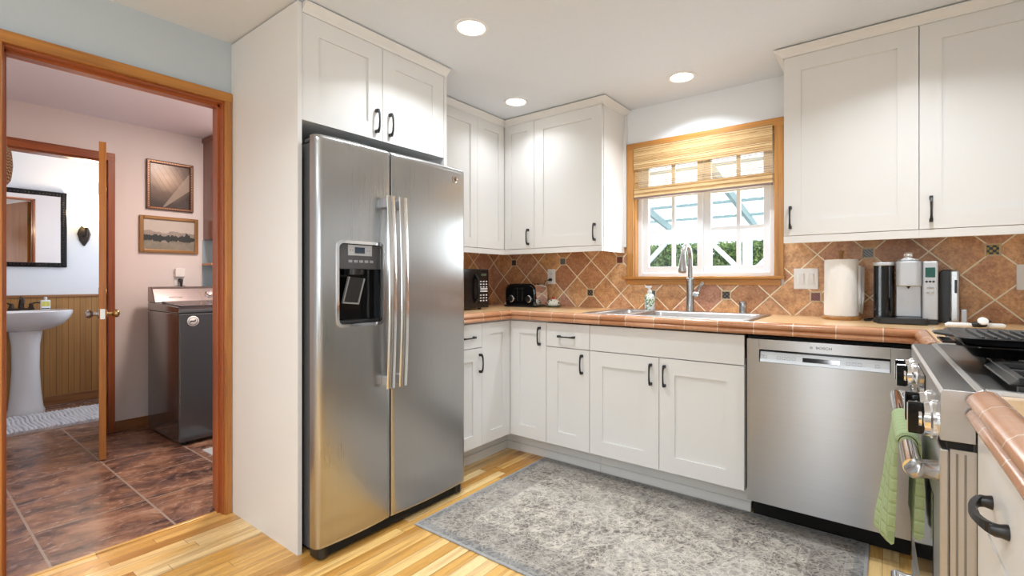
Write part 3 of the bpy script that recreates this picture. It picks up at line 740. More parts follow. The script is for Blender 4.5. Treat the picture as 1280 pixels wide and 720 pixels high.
d_ = shaker(c, G, 0.545-G, UZ0, UZ1); pull(d_, 0.545-0.052, -0.02, 1.470)
MB().box(0.5445, 0.549, 0.0, 0.295, 1.345, CZ-0.01).build('end_panel', 'cabinet', c)
MB().box(0.549, 0.565, 0.285, 0.311, UZ0, UZ1).build('scribe_strip', 'cabinet', c)
c = unit('wall_cabinet', (2.207, YU, 0), 0, 0.545, 0.311, UZ0, CZ-0.002, 'white single door wall cabinet directly right of the window', 'cabinet', rail=True)
d_ = shaker(c, G, 0.545-G, UZ0, UZ1); pull(d_, 0.032, -0.02, 1.474)
c = unit('wall_cabinet', (2.752, YU, 0), 0, 0.60, 0.311, UZ0, CZ-0.002, 'white wall cabinet at the right edge above the coffee maker', 'cabinet', rail=True)
d_ = shaker(c, G, 0.60-G, UZ0, UZ1); pull(d_, 0.041, -0.02, 1.470)
c = unit('wall_cabinet', (0.313, -1.18, 0), PI/2, 0.557, 0.311, UZ0, CZ-0.002, 'white wall cabinet on the fridge side, above the microwave', 'cabinet', rail=True)
d_ = shaker(c, G, 0.557-G, UZ0, UZ1, 0.066)
# fridge surround
b = MB(); b.box(0.002, 0.651, -2.052, -2.033, 0, CZ-0.007)
pn = b.build('fridge_side_panel', 'cabinet', bevel=0.001); tag(pn, 'tall white side panel of the fridge enclosure beside the doorway', 'panel')
b = MB(); b.box(0.002, 0.645, -1.224, -1.204, 0, CZ-0.002)
pn = b.build('fridge_side_panel', 'cabinet', bevel=0.001); tag(pn, 'tall white panel between the fridge and the corner wall cabinets', 'panel')
c = unit('over_fridge_cabinet', (0.623, -2.0325, 0), PI/2, 0.8075, 0.60, 1.838, CZ-0.002, 'white two door cabinet above the fridge', 'cabinet')
d_ = shaker(c, G, 0.405-G, 1.838, UZ1); pull(d_, 0.368, -0.02, 1.926)
d_ = shaker(c, 0.405+G, 0.8075-G, 1.838, UZ1); pull(d_, 0.446, -0.02, 1.926)
# crown mouldings (profile swept along a mitred path)
def crown(name, path, label, ends=False):
    """path: list of (x, y, nx, ny) at face plane; outward mitre direction given"""
    prof = [(0.0, UZ1+0.001), (0.004, UZ1+0.001), (0.010, UZ1+0.012), (0.034, CZ-0.013), (0.040, CZ-0.010), (0.040, CZ-0.006), (0.0, CZ-0.006)]
    b = MB(); b.loft([[(x+nx*o, y+ny*o, z) for o, z in prof] for x, y, nx, ny in path], smooth=False)
    return tag(b.build(name, 'cabinet'), label, 'crown molding')
crown('crown_molding', [(0.643, -2.031, 1, 0), (0.643, -1.206, 1, 0)], 'white crown molding above the over fridge cabinet')
crown('crown_molding', [(0.333, -1.20, 1, 0), (0.333, -0.333, 1, -1), (1.158, -0.333, 1, -1), (1.158, -0.002, 1, 0)], 'white crown molding wrapping the corner cabinets left of the window')
crown('crown_molding', [(2.205, -0.002, -1, 0), (2.205, -0.333, -1, -1), (3.41, -0.333, 0, -1)], 'white crown molding over the cabinets right of the window')
# under-cabinet light bars
for x0, x1, lab in ((0.44, 0.72, 'slim light bar under the cabinets left of the window'), (2.50, 2.86, 'slim light bar under the cabinet above the coffee maker')):
    L = empty('light_bar', (x0, -0.05, 1.372), label=lab, cat='light')
    MB().box(0, x1-x0, -0.03, 0.03, -0.008, 0.010).build('housing', 'white_plastic', L, bevel=0.002)
    MB().box(0.01, x1-x0-0.01, -0.018, 0.018, -0.011, -0.008).build('diffuser', 'satin', L)

# ------------------------------------------------------------------ COUNTERTOP
CT = 0.957
ct = empty('tiled_countertop', (0, 0, 0), label='terracotta tiled countertop running from the fridge past the sink to the range', cat='countertop')
SX0, SX1, SY0, SY1 = 1.20, 2.085, -0.60, -0.105
b = MB()
z0 = 0.908
b.box(0.009, SX0, -0.655, -0.009, z0, CT); b.box(0.009, 0.655, -1.20, -0.655, z0, CT)
b.box(SX0, SX1, -0.655, SY0, z0, CT); b.box(SX0, SX1, SY1, -0.009, z0, CT)
b.box(SX1, 3.40, -0.655, -0.009, z0, CT)
b.box(2.745, 3.40, -1.13, -0.655, z0, CT)
b.build('tile_top', 'counter', ct)
def vcap(path):
    """two course bullnose tile edge; path points (x,y,outward mitre)"""
    prof = [(-0.012, CT-0.004), (-0.006, CT+0.004), (0.006, CT+0.006), (0.020, CT+0.003), (0.031, CT-0.006), (0.035, CT-0.016), (0.030, CT-0.023), (0.021, CT-0.027), (0.030, CT-0.031), (0.035, CT-0.040), (0.031, CT-0.050), (0.020, CT-0.053), (-0.012, CT-0.053)]
    b = MB(); b.loft([[(x+nx*o, y+ny*o, z) for o, z in prof] for x, y, nx, ny in path]); return b
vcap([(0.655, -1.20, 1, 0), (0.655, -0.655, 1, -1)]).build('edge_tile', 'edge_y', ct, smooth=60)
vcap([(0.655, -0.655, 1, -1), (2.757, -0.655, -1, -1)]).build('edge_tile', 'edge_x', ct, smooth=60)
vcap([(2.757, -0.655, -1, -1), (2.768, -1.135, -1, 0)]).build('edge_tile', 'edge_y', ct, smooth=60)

# sink
sk = empty('kitchen_sink', (1.64, -0.355, CT), label='stainless steel double bowl drop in sink under the window', cat='sink')
def rrect(x0, x1, y0, y1, z, r): return [(p[0], p[1], z) for p in ring_pts((x0+x1)/2, (y0+y1)/2, x1-x0, y1-y0, r)]
OX0, OX1, OY0, OY1 = -0.465, 0.470, -0.285, 0.272
b = MB(); bm_ = b.bm
outer = [rrect(OX0, OX1, OY0, OY1, 0.001, 0.03), rrect(OX0, OX1, OY0, OY1, 0.004, 0.03), rrect(OX0+0.012, OX1-0.012, OY0+0.012, OY1-0.012, 0.008, 0.025)]
bowls = [(-0.395, -0.225, -0.225, 0.165), (-0.185, 0.425, -0.235, 0.165)]
# rim plate made of strips around the two bowls
x = [OX0+0.012, -0.395, -0.225, -0.185, 0.425, OX1-0.012]
R_ = MB()
R_.loft(outer, caps=False)
ztop = 0.0078
for (a0, a1, b0, b1) in ((x[0], x[5], OY0+0.012, -0.235), (x[0], x[5], 0.165, OY1-0.012), (x[0], x[1], -0.235, 0.165), (x[2], x[3], -0.235, 0.165), (x[4], x[5], -0.235, 0.165), (x[1], x[2], -0.235, -0.225)):
    R_.box(a0, a1, b0, b1, 0.004, ztop)
R_.build('rim', 'sinksteel', sk)
for (a0, a1, b0, b1) in bowls:
    b = MB(); b.loft([rrect(a0, a1, b0, b1, ztop, 0.002), rrect(a0+0.004, a1-0.004, b0+0.004, b1-0.004, 0.0, 0.04), rrect(a0+0.012, a1-0.012, b0+0.012, b1-0.012, -0.13, 0.05), rrect(a0+0.05, a1-0.05, b0+0.05, b1-0.05, -0.155, 0.03)], caps=False)
    b.face([b.bm.verts.new(p) for p in rrect(a0+0.05, a1-0.05, b0+0.05, b1-0.05, -0.155, 0.03)])
    o = b.build('bowl', 'sinksteel', sk, smooth=50)
    MB().lathe([(0.04, 0), (0.042, 0.003), (0.03, 0.003), (0.028, 0.0)], ((a0+a1)/2, (b0+b1)/2, -0.1545), seg=24).build('drain', 'chrome', o, smooth=40)
# faucet
fc = empty('kitchen_faucet', (1.655, -0.125, CT+0.0078), label='tall brushed steel pull down faucet with side lever behind the sink', cat='faucet')
fc.rotation_euler = (0, 0, math.radians(3))
MB().lathe([(0.026, 0), (0.026, 0.006), (0.024, 0.010), (0.0225, 0.09), (0.023, 0.135), (0.0225, 0.19), (0.025, 0.193), (0.025, 0.203), (0.016, 0.207)], seg=24).build('base', 'satin', fc, smooth=35)
pts = [(0, 0, 0.2), (0, 0, 0.32)]+[(0, -0.075+0.075*math.cos(a), 0.32+0.082*math.sin(a)) for a in [k*PI/12 for k in range(1, 12)]]
MB().tube(pts, 0.0138, 16).build('spout', 'satin', fc, smooth=60)
MB().tube([(0, -0.149, 0.345), (0, -0.155, 0.30), (0, -0.162, 0.245), (0, -0.164, 0.238)], [0.015, 0.019, 0.024, 0.0225], 18).build('spray_head', 'satin', fc, smooth=50)
hd = MB().tube([(0, 0, 0.105), (0.034, 0, 0.105), (0.052, 0, 0.105)], [0.016, 0.016, 0.013], 16).build('lever_hub', 'satin', fc, smooth=40)
MB().tube([(0.048, 0, 0.107), (0.056, 0, 0.14), (0.064, 0, 0.160), (0.078, 0, 0.176)], [0.009, 0.0075, 0.008, 0.010], 12).build('lever', 'satin', fc, smooth=50)
ag = MB().lathe([(0.021, 0), (0.021, 0.03), (0.0215, 0.032), (0.0215, 0.060), (0.018, 0.068), (0.004, 0.070)], seg=24).build('air_gap_cap', 'satin', smooth=35)
ag.location = (1.962, -0.125, CT+0.0078); tag(ag, 'short steel dishwasher air gap cylinder at the right of the sink rim', 'air gap')
# soap dispenser
sd = empty('soap_dispenser', (1.392, -0.128, CT+0.0078), label='white floral soap pump bottle on the sink rim left of the faucet', cat='soap dispenser')
def mk_floral():
    n = NT('floral_label'); v, x, y, z = n.pos(True)
    f = n.noise(v, 60, 3, 0.6)
    n.col(n.ramp(f, [(0.40, (0.10, 0.22, 0.08)), (0.46, (0.45, 0.55, 0.33)), (0.50, (0.88, 0.88, 0.86))])); n.rough(0.3); return n.m
MB().lathe([(0.030, 0), (0.033, 0.004), (0.033, 0.075), (0.030, 0.088), (0.022, 0.100), (0.013, 0.106), (0.013, 0.112)], seg=28).build('bottle', mk_floral(), sd, smooth=40)
b = MB(); b.lathe([(0.015, 0.112), (0.015, 0.124), (0.006, 0.126), (0.006, 0.142)], seg=20); b.box(-0.028, 0.010, -0.008, 0.008, 0.142, 0.153)
b.build('pump', 'white_plastic', sd, smooth=40)

# ------------------------------------------------------------------ DISHWASHER
dw = empty('dishwasher', (2.098, -0.650, 0), label='stainless steel built in dishwasher right of the sink cabinet', cat='dishwasher')
W = 0.618
MB().box(0.004, W, 0.02, 0.60, 0.125, 0.895).build('tub', 'void', dw)
dd_ = MB().box(0.010, W-0.002, -0.026, 0.02, 0.128, 0.884).build('door', 'steel_dw', dw)
cut(dd_, MB().box(0.062, W-0.066, -0.05, 0.018, 0.780, 0.838))
b = MB(); b.box(0.062, W-0.066, -0.0268, -0.020, 0.838, 0.843); b.build('pull_lip', 'steel_dw', dw)
for xx in (0.0615, W-0.0665): MB().box(xx, xx+0.0012, -0.0264, -0.02, 0.838, 0.8835).build('seam', 'void', dw)
MB().box(0.062, W-0.066, 0.006, 0.02, 0.780, 0.838).build('pocket', 'black_gloss', dw)
cp = MB().prism([(-0.024, 0.781), (-0.008, 0.826), (0.004, 0.826), (0.004, 0.781)], 'x', 0.065, W-0.069).build('control_panel', plain('control_strip', (0.62, 0.66, 0.70), 0.3, 0.2), dw)
pm = Matrix.Translation((0.308, -0.0165, 0.8035)) @ Matrix.Rotation(math.radians(-19.6), 4, 'X')
b = MB(); b.box(-0.07, 0.07, -0.0012, 0, -0.010, 0.009, pm); b.build('display', 'black_gloss', cp)
for k, xx in enumerate((-0.235, -0.222, -0.165, -0.145, -0.125, -0.105, 0.10, 0.12, 0.14, 0.20)):
    b = MB()
    b.box(xx-0.007, xx+0.007, -0.0010, 0, -0.007, -0.0058, pm); b.box(xx-0.007, xx+0.007, -0.0010, 0, 0.0052, 0.0064, pm)
    b.box(xx-0.007, xx-0.0062, -0.0010, 0, -0.007, 0.0064, pm); b.box(xx+0.0062, xx+0.007, -0.0010, 0, -0.007, 0.0064, pm)
    b.build('button', plain('button_print', (0.3, 0.32, 0.35), 0.5) if k == 0 else bpy.data.materials['button_print'], cp)
text('logo_text', 'BOSCH', 0.015, 'black', dw, (0.320, -0.0266, 0.861), (PI/2, 0, 0), sx=1.25)
b = MB(); b.lathe([(0.0056, 0), (0.0056, -0.0006), (0.0044, -0.0006), (0.0044, 0)], axis='y', seg=20, caps=False); b.box(-0.0022, -0.0012, -0.0006, 0, -0.003, 0.003); b.box(0.0012, 0.0022, -0.0006, 0, -0.003, 0.003); b.box(-0.002, 0.002, -0.0006, 0, -0.0005, 0.0005)
o = b.build('logo_emblem', 'black', dw); o.location = (0.273, -0.0262, 0.861)
MB().box(0.004, W, 0.13, 0.15, 0, 0.125).build('kick_plate', 'void', dw)
# filler between dishwasher and range
tag(MB().box(2.722, 2.775, -0.640, -0.60, 0.154, 0.9).build('filler_strip', 'cabinet'), 'narrow filler strip between dishwasher and range', 'filler strip')
tag(MB().box(2.785, 3.40, -1.115, -0.66, 0.0, 0.905).build('blind_corner_cabinet', 'cabinet'), 'white corner cabinet behind the range, hidden under the counter', 'cabinet')

# ------------------------------------------------------------------ RIGHT RUN (turned 1.5 degrees)
RA = math.radians(1.5); RO = (2.722, -1.93, 0)
rg = empty('gas_range', RO, RA, label='stainless steel gas range at the right with knobs on its front', cat='range')
RW = 0.772; RD = 0.64
# body: local x depth (into the wall), y width
MB().box(0.045, RD, 0.001, RW, 0.10, 0.905).build('body', 'black_plastic', rg)
b = MB(); b.box(0.014, 0.050, 0.0, RW, 0.085, 0.850)
for k in (0.024, 0.036): pass
b.build('side_frame', 'steel_range', rg)
b = MB()
for xx in (0.0225, 0.034): b.box(xx-0.0010, xx+0.0022, -0.0018, 0.0, 0.10, 0.843)
b.build('side_rib', 'steel_dark', rg)
# control panel wedge
b = MB(); b.prism([(0.0, 0.864), (0.0, 0.950), (0.004, 0.957), (0.049, 0.957), (0.049, 0.864)], 'y', 0.0, RW); b.build('control_panel', 'steel_range', rg, bevel=0.001)
MB().box(0.004, 0.0485, 0.004, RW-0.004, 0.9572, 0.9580).build('panel_top', 'steel_dark', rg)
MB().box(0.01, 0.05, 0.004, RW-0.004, 0.849, 0.864).build('vent_gap', 'void', rg)
# cooktop
b = MB(); b.box(0.062, RD-0.02, 0.004, RW-0.004, 0.950, 0.9585); b.build('cooktop', 'steel_dark', rg)
b = MB(); b.prism([(0.049, 0.948), (0.049, 0.9595), (0.058, 0.964), (0.066, 0.958), (0.066, 0.948)], 'y', -0.004, RW+0.004)
b.box(0.062, RD-0.01, -0.006, 0.010, 0.948, 0.9640); b.box(0.062, RD-0.01, RW-0.010, RW+0.006, 0.948, 0.9640); b.box(RD-0.03, RD-0.005, -0.004, RW+0.004, 0.948, 0.972)
b.build('cooktop_rim', 'steel_range', rg, bevel=0.0015)
# oven door
b = MB(); b.box(0.0, 0.014, 0.012, RW-0.012, 0.30, 0.845); b.build('oven_door', 'steel_range', rg, bevel=0.003)
od = MB().box(-0.0012, 0.001, 0.12, RW-0.12, 0.40, 0.72).build('oven_window', 'black_gloss', rg)
b = MB(); b.box(0.0, 0.014, 0.012, RW-0.012, 0.115, 0.285); b.build('drawer', 'steel_range', rg, bevel=0.003)
MB().box(0.02, 0.05, 0.01, RW-0.01, 0.0, 0.10).build('toe_kick', 'void', rg)
def rbar(name, z, xl, r, y0, y1, mat):
    h = empty(name, (0, 0, 0)); h.parent = rg
    MB().tube([(xl, y0, z), (xl, y1, z)], r, 20).build('bar', mat, h, smooth=50)
    for yy, s in ((y0, 1), (y1, -1)):
        MB().tube([(0.0, yy+s*0.008, z), (xl*0.45, yy+s*0.007, z), (xl*0.8, yy+s*0.001, z), (xl, yy-s*0.004, z), (xl-0.004, yy-s*0.008, z+0.003)], [r*1.15, r*1.05, r*1.05, r*1.12, r*0.8], 18).build('bracket', 'satin', h, smooth=60)
    return h
rbar('oven_handle', 0.797, -0.038, 0.0165, 0.024, RW-0.035, 'chrome')
rbar('drawer_handle', 0.235, -0.042, 0.0115, 0.035, RW-0.035, 'chrome')
def knob(y, z=0.886):
    k = MB().lathe([(0.038, 0.0), (0.038, -0.008), (0.034, -0.011), (0.032, -0.020), (0.026, -0.023), (0.018, -0.024), (0.017, -0.028)], axis='x', seg=28)
    k = k.build('knob', 'chrome', rg, smooth=35); k.location = (0, y, z)
    b = MB(); b.prism(ring_pts(0, 0, 0.018, 0.062, 0.006, 4), 'x', -0.044, -0.022); b.build('knob_grip', 'black_gloss', k, bevel=0.0015)
    b = MB(); b.box(-0.0455, -0.0435, -0.0075, 0.0075, -0.027, 0.027); b.build('knob_face', 'chrome', k, bevel=0.001)
for yy in (0.062, 0.165, 0.575, 0.68): knob(yy)
b = MB(); b.box(-0.0025, 0.0, 0.29, 0.48, 0.88, 0.935); b.build('display', 'black_gloss', rg, bevel=0.001)
# burners + grates
for (bx, by) in ((0.20, 0.16), (0.46, 0.16), (0.20, 0.61), (0.46, 0.61), (0.33, 0.385)):
    MB().lathe([(0.055, 0.9585), (0.055, 0.964), (0.045, 0.966), (0.043, 0.970), (0.035, 0.972), (0.004, 0.972)], (bx, by, 0), seg=28).build('burner', 'castiron', rg, smooth=35)
def grate(y0, y1, x0=0.130):
    b = MB(); zt = 0.985; h = 0.013; x1 = 0.56
    w = 0.013
    def bar(xa, xb, ya, yb): b.box(xa, xb, ya, yb, zt-h, zt)
    bar(x0, x1, y0, y0+w); bar(x0, x1, y1-w, y1); bar(x0, x0+w, y0, y1); bar(x1-w, x1, y0, y1)
    xm = (x0+x1)/2; bar(xm-w/2, xm+w/2, y0, y1)
    for cx in (0.20, 0.46):
        ym = (y0+y1)/2
        bar(cx-0.006, cx+0.006, y0, ym-0.028); bar(cx-0.006, cx+0.006, ym+0.028, y1)
        bar(x0 if cx < xm else xm, cx-0.028, ym-0.006, ym+0.006); bar(cx+0.028, xm if cx < xm else x1, ym-0.006, ym+0.006)
    for xx in (x0, x1-w):
        for yy in (y0, y1-w): b.box(xx, xx+w, yy, yy+w, 0.9587, zt-h)
    # sloping skirt at the front
    b.prism([(x0-0.012, zt-0.013), (x0-0.010, zt-0.009), (x0+0.004, zt), (x0+0.004, zt-0.013)], 'y', y0, y1)
    return b.build('grate', 'castiron', rg, bevel=0.0025)
grate(0.02, 0.255, 0.106); grate(0.265, 0.505); grate(0.515, 0.750)
# griddle pan and its tray resting on the grates (two things)
def l2w(x, y, z): return (RO[0]+x*math.cos(RA)-y*math.sin(RA), RO[1]+x*math.sin(RA)+y*math.cos(RA), z)
tray = empty('roasting_tray', l2w(0.064, 0.255, 0.9865), RA, label='black rectangular roasting tray on the grates under the ridged grill pan', cat='tray')
b = MB()
def tray_ring(z, o, th=0): return [(p[0], p[1], z) for p in ring_pts(0.25, 0.14, 0.50+2*o, 0.27+2*o, 0.03+max(o, 0))]
b.loft([tray_ring(0.0, -0.02), tray_ring(0.022, 0.0), tray_ring(0.024, 0.010), tray_ring(0.026, 0.010), tray_ring(0.0255, -0.002), tray_ring(0.003, -0.022)], caps=False)
b.face([b.bm.verts.new(p) for p in tray_ring(0.0, -0.02)]); b.face([b.bm.verts.new(p) for p in tray_ring(0.003, -0.022)])
b.build('pan', 'black_gloss', tray, smooth=50)
for xx in (-0.030, 0.506): MB().box(xx, xx+0.024, 0.08, 0.20, 0.022, 0.026).build('handle', 'black_gloss', tray, bevel=0.001)
gp = empty('grill_pan', l2w(0.064, 0.258, 1.0130), RA, label='black ridged grill pan lying on top of the roasting tray', cat='grill pan')
def gp_ring(z, o): return [(p[0], p[1], z) for p in ring_pts(0.25, 0.14, 0.50+2*o, 0.26+2*o, 0.035)]
b = MB(); b.loft([gp_ring(0.0, -0.012), gp_ring(0.010, -0.004), gp_ring(0.016, 0.012), gp_ring(0.018, 0.010), gp_ring(0.0125, -0.008)]); b.build('plate', 'castiron', gp, smooth=40)
b = MB()
for k in range(22):
    xx = 0.035+k*0.0205; b.box(xx-0.003, xx+0.003, 0.03, 0.25, 0.011, 0.019)
b.build('ridges', 'castiron', gp, bevel=0.001)
for x0, x1 in ((-0.008, -0.042), (0.508, 0.542)): MB().prism([(x0, 0.06), (x1, 0.12), (x1, 0.16), (x0, 0.22)], 'z', 0.012, 0.018).build('handle', 'castiron', gp, bevel=0.002)

# towel over the oven handle
def towel():
    b = MB(); NY = 48; rings = []
    for i in range(NY+1):
        u = i/NY; out = []; inn = []
        w1 = math.sin(u*8+0.5)*0.005+math.sin(u*19+1)*0.003
        w2 = math.sin(u*10+2.5)*0.004+math.sin(u*21)*0.002
        pinch = 0.5*math.sin(PI*u)**0.4+0.5
        n_ = 20; LF = 0.250+0.012*math.sin(u*3); LB = 0.215+0.01*math.sin(u*4+1)
        for k in range(n_+1):       # front flap, hem -> top
            s_ = 1-k/n_; y = (u-0.5)*2*(0.125-0.040*s_)
            swell = 0.006+0.024*min(1, s_*1.8)*(0.85+0.15*math.sin(s_*9))
            if k == 0: swell *= 0.6
            xi = -0.0175-0.001*s_-0.006*s_*s_
            out.append((xi-swell*pinch+w1*s_, y, -LF*s_)); inn.append((xi+w1*s_*0.3, y, -LF*s_+(0.004 if k == 0 else 0)))
        for k in range(1, 10):
            a = PI*(1-k/10); y = (u-0.5)*2*0.125
            out.append((0.0235*math.cos(a), y, 0.0235*math.sin(a))); inn.append((0.0175*math.cos(a), y, 0.0175*math.sin(a)))
        for k in range(n_+1):
            s_ = k/n_; y = (u-0.5)*2*(0.125-0.035*s_)
            xi = 0.0175-0.006*s_
            swell = 0.006+0.010*min(1, s_*2)
            if k == n_: swell *= 0.6
            out.append((min(0.0355, xi+swell+w2*s_), y, -LB*s_)); inn.append((xi+min(0, w2)*s_*0.3, y, -LB*s_+(0.004 if k == n_ else 0)))
        rings.append(out+inn[::-1])
    b.loft(rings)
    t = b.build('dish_towel', 'towel', smooth=70)
    t.location = l2w(-0.038, 0.315, 0.797); t.rotation_euler = (0, 0, RA)
    tag(t, 'light green terry towel folded over the oven door handle', 'towel')
towel()

# near counter and cabinet
nb = empty('drawer_base_cabinet', RO, RA, label='white base cabinet with black drawer pull, nearest the camera at the right edge', cat='cabinet')
MB().box(0.070, 0.66, -0.95, -0.004, 0.154, 0.905).build('body', 'cabinet', nb)
MB().box(0.13, 0.15, -0.95, -0.004, 0.0, 0.154).build('toe_kick', 'cabinet', nb)
def nfront(y0, y1, z0, z1, name, slab):
    o = shaker(nb, 0, y1-y0, z0, z1, 0.077, slab, name); o.location = (0.070, y1, 0); o.rotation_euler = (0, 0, -PI/2); return o
dn = nfront(-0.48, -0.006, 0.752, 0.894, 'drawer', True)
nfront(-0.48, -0.006, 0.154, 0.746, 'door', False)
nfront(-0.95, -0.484, 0.752, 0.894, 'drawer', True); nfront(-0.95, -0.484, 0.154, 0.746, 'door', False)
hp = MB()
def arch(L, h0):
    b = MB(); rings = []
    for k in range(13):
        s = k/12; a = -L/2+L*s
        o_ = 0.010+0.020*math.sin(PI*min(1, max(0, s)))**0.6
        r = 0.0052+0.004*abs(2*s-1)**3
        rings.append([(a, -o_+sy*0.0045, sz*r) for sy, sz in ((-1, -1), (1, -1), (1, 1), (-1, 1))])
    b.loft(rings, smooth=False)
    for s in (-1, 1): b.lathe([(0.011, 0.0), (0.009, -0.008), (0.007, -0.02)], (s*(L/2-0.002), 0, 0), axis='y', seg=14)
    return b
o = arch(0.112, 0).build('handle', 'black', dn, bevel=0.001); o.location = (0.180, -0.02, 0.812)
o = arch(0.112, 0).build('handle', 'black', nb, bevel=0.001); o.location = (0.05, -0.70, 0.812); o.rotation_euler = (0, 0, -PI/2)
nc = empty('tiled_countertop', RO, RA, label='terracotta tiled countertop at the lower right, beyond the near side of the range', cat='countertop')
MB().box(0.060, 0.66, -1.0, -0.0085, 0.908, CT).build('tile_top', 'counter', nc)
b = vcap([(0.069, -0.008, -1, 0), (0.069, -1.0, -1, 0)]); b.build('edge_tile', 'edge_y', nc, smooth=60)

# ------------------------------------------------------------------ FRIDGE
fr = empty('refrigerator', (0, 0, 0), label='stainless steel side by side refrigerator with ice and water dispenser', cat='refrigerator')
FY0, FS0, FS1, FY1 = -2.045, -1.693, -1.687, -1.200
MB().box(0.04, 0.722, -2.020, -1.235, 0.03, 1.735).build('case', 'casegrey', fr, bevel=0.003)
MB().box(0.722, 0.735, -2.035, -1.212, 0.06, 1.742).build('gasket', 'void', fr)
def fdoor(y0, y1, z0=0.062, z1=1.752):
    n_ = 22; poly = [(0.735, y0), ]
    r = 0.028; xf = 0.792
    for k in range(6):
        a = PI-0+0; t = k/5*PI/2; poly.append((xf-r+r*math.sin(t), y0+r-r*math.cos(t)))
    for k in range(1, n_):
        s = k/n_; poly.append((xf+0.010*math.sin(PI*s)**0.9, y0+r+(y1-y0-r-0.006)*s))
    poly += [(xf, y1-0.006), (xf-0.004, y1-0.001), (xf-0.008, y1), (0.735, y1)]
    if y1 == FY1:   # mirrored so the big radius is at the outer side
        poly = [(x, y0+y1-y) for x, y in poly][::-1]
    b = MB(); rings = []
    for z, ins in ((z0, 0.006), (z0+0.004, 0.002), (z0+0.012, 0.0), (z1-0.030, 0.0), (z1-0.014, 0.0015), (z1-0.005, 0.006), (z1, 0.015)):
        rings.append([(max(0.735, x-ins) if x > 0.74 else x, y, z) for x, y in poly])
    b.loft(rings)
    return b
dl = fdoor(FY0, FS0).build('freezer_door', 'steel', fr, smooth=35)
DYA, DYB, DZA, DZB = -1.968, -1.730, 0.955, 1.327
cb = MB(); cb.prism([(p[0], p[1]) for p in ring_pts((DYA+DYB)/2, (DZA+DZB)/2, DYB-DYA-0.012, DZB-DZA-0.012, 0.02)], 'x', 0.738, 0.9)
cut(dl, cb)
for p in dl.data.polygons: p.use_smooth = True
dl.data.set_sharp_from_angle(angle=math.radians(35))
dr_ = fdoor(FS1, FY1).build('fridge_door', 'steel', fr, smooth=35)
# dispenser
dp = empty('dispenser', (0.80, (DYA+DYB)/2, (DZA+DZB)/2)); dp.parent = dl
wO, hO = DYB-DYA, DZB-DZA
o1 = ring_pts(0, 0, wO, hO, 0.026); i1 = ring_pts(0, 0, wO-0.026, hO-0.030, 0.02)
b = MB(); b.loft([[(-0.006, p[0], p[1]) for p in o1], [(0.004, p[0]*0.985, p[1]*0.99) for p in o1], [(0.004, p[0], p[1]) for p in i1], [(-0.012, p[0], p[1]) for p in i1]], caps=False)
b.build('bezel', 'chrome', dp, smooth=40)
b = MB(); b.loft([[(-0.012, p[0], p[1]) for p in i1], [(-0.055, p[0]*0.96, p[1]*0.97) for p in i1]], caps=False)
b.face([b.bm.verts.new((-0.055, p[0]*0.96, p[1]*0.97)) for p in i1])
b.build('recess', 'black_gloss', dp)
zc_ = (DZA+DZB)/2
MB().box(-0.05, -0.004, -(wO-0.028)/2, (wO-0.028)/2, 1.204-zc_, (hO-0.034)/2).build('control_panel', plain('dispenser_panel', (0.09, 0.09, 0.095), 0.25, 0.3), dp, bevel=0.002)
MB().box(-0.004, -0.0025, -0.062, 0.055, 1.262-zc_, 1.308-zc_).build('button_plate', 'silver_plastic', dp, bevel=0.002)
MB().box(-0.003, -0.0012, -0.030, 0.018, 1.272-zc_, 1.298-zc_).build('screen', plain('lcd_screen', (0.02, 0.035, 0.06), 0.1), dp)
b = MB()
for yy in (-0.052, -0.040, 0.030, 0.042): b.lathe([(0.0035, -0.0026), (0.003, -0.0012)], (0, yy, 1.285-zc_), axis='x', seg=10)
for k in range(5): b.box(-0.0042, -0.0028, -0.06+k*0.026, -0.042+k*0.026, 1.232-zc_, 1.243-zc_)
b.build('buttons', plain('button_grey', (0.28, 0.28, 0.29), 0.4), dp)
b = MB(); b.lathe([(0.040, 1.180-zc_), (0.042, 1.204-zc_)], (-0.030, -0.015, 0), seg=20); b.build('chute', 'black_plastic', dp, smooth=40)
m = Matrix.Translation((-0.030, -0.02, 1.115-zc_)) @ Matrix.Rotation(math.radians(14), 4, 'Y') @ Matrix.Rotation(math.radians(-6), 4, 'X')
b = MB(); b.box(-0.004, 0.004, -0.036, 0.036, -0.055, 0.055, m); b.build('paddle', plain('paddle_black', (0.03, 0.03, 0.032), 0.3), dp, bevel=0.003)
b = MB(); b.box(-0.004, 0.008, -0.040, -0.035, -0.058, 0.055, m); b.box(-0.004, 0.008, 0.035, 0.040, -0.058, 0.055, m); b.box(-0.004, 0.008, -0.04, 0.04, -0.062, -0.056, m); b.build('paddle_frame', 'silver_plastic', dp)
b = MB(); b.box(-0.052, -0.006, -0.095, 0.095, -(hO-0.034)/2, -(hO-0.034)/2+0.012); b.build('drip_tray', 'black_plastic', dp, bevel=0.003)
# handles
def fhandle(parent, y, name='handle'):
    h = empty(name, (0, 0, 0)); h.parent = parent
    b = MB(); rings = []
    for k in range(25):
        s = k/24; z = 0.668+(1.537-0.668)*s
        x = 0.836+0.016*math.sin(PI*s)
        w = 0.0235; rings.append([(x+0.0075*math.cos(a)*(1.0), y+w*math.sin(a), z) for a in [q*PI/6 for q in range(12)]])
    b.loft(rings); b.build('grip', 'chrome_h', h, smooth=50)
    for z in (0.70, 1.505):
        b = MB(); b.box(0.792, 0.842, y-0.016, y+0.016, z-0.020, z+0.020); b.build('mount', 'silver_plastic', h, bevel=0.003)
    return h
M['chrome_h'] = plain('polished_handle', (0.70, 0.69, 0.68), 0.16, 1.0)
fhandle(dl, -1.722); fhandle(dr_, -1.655)
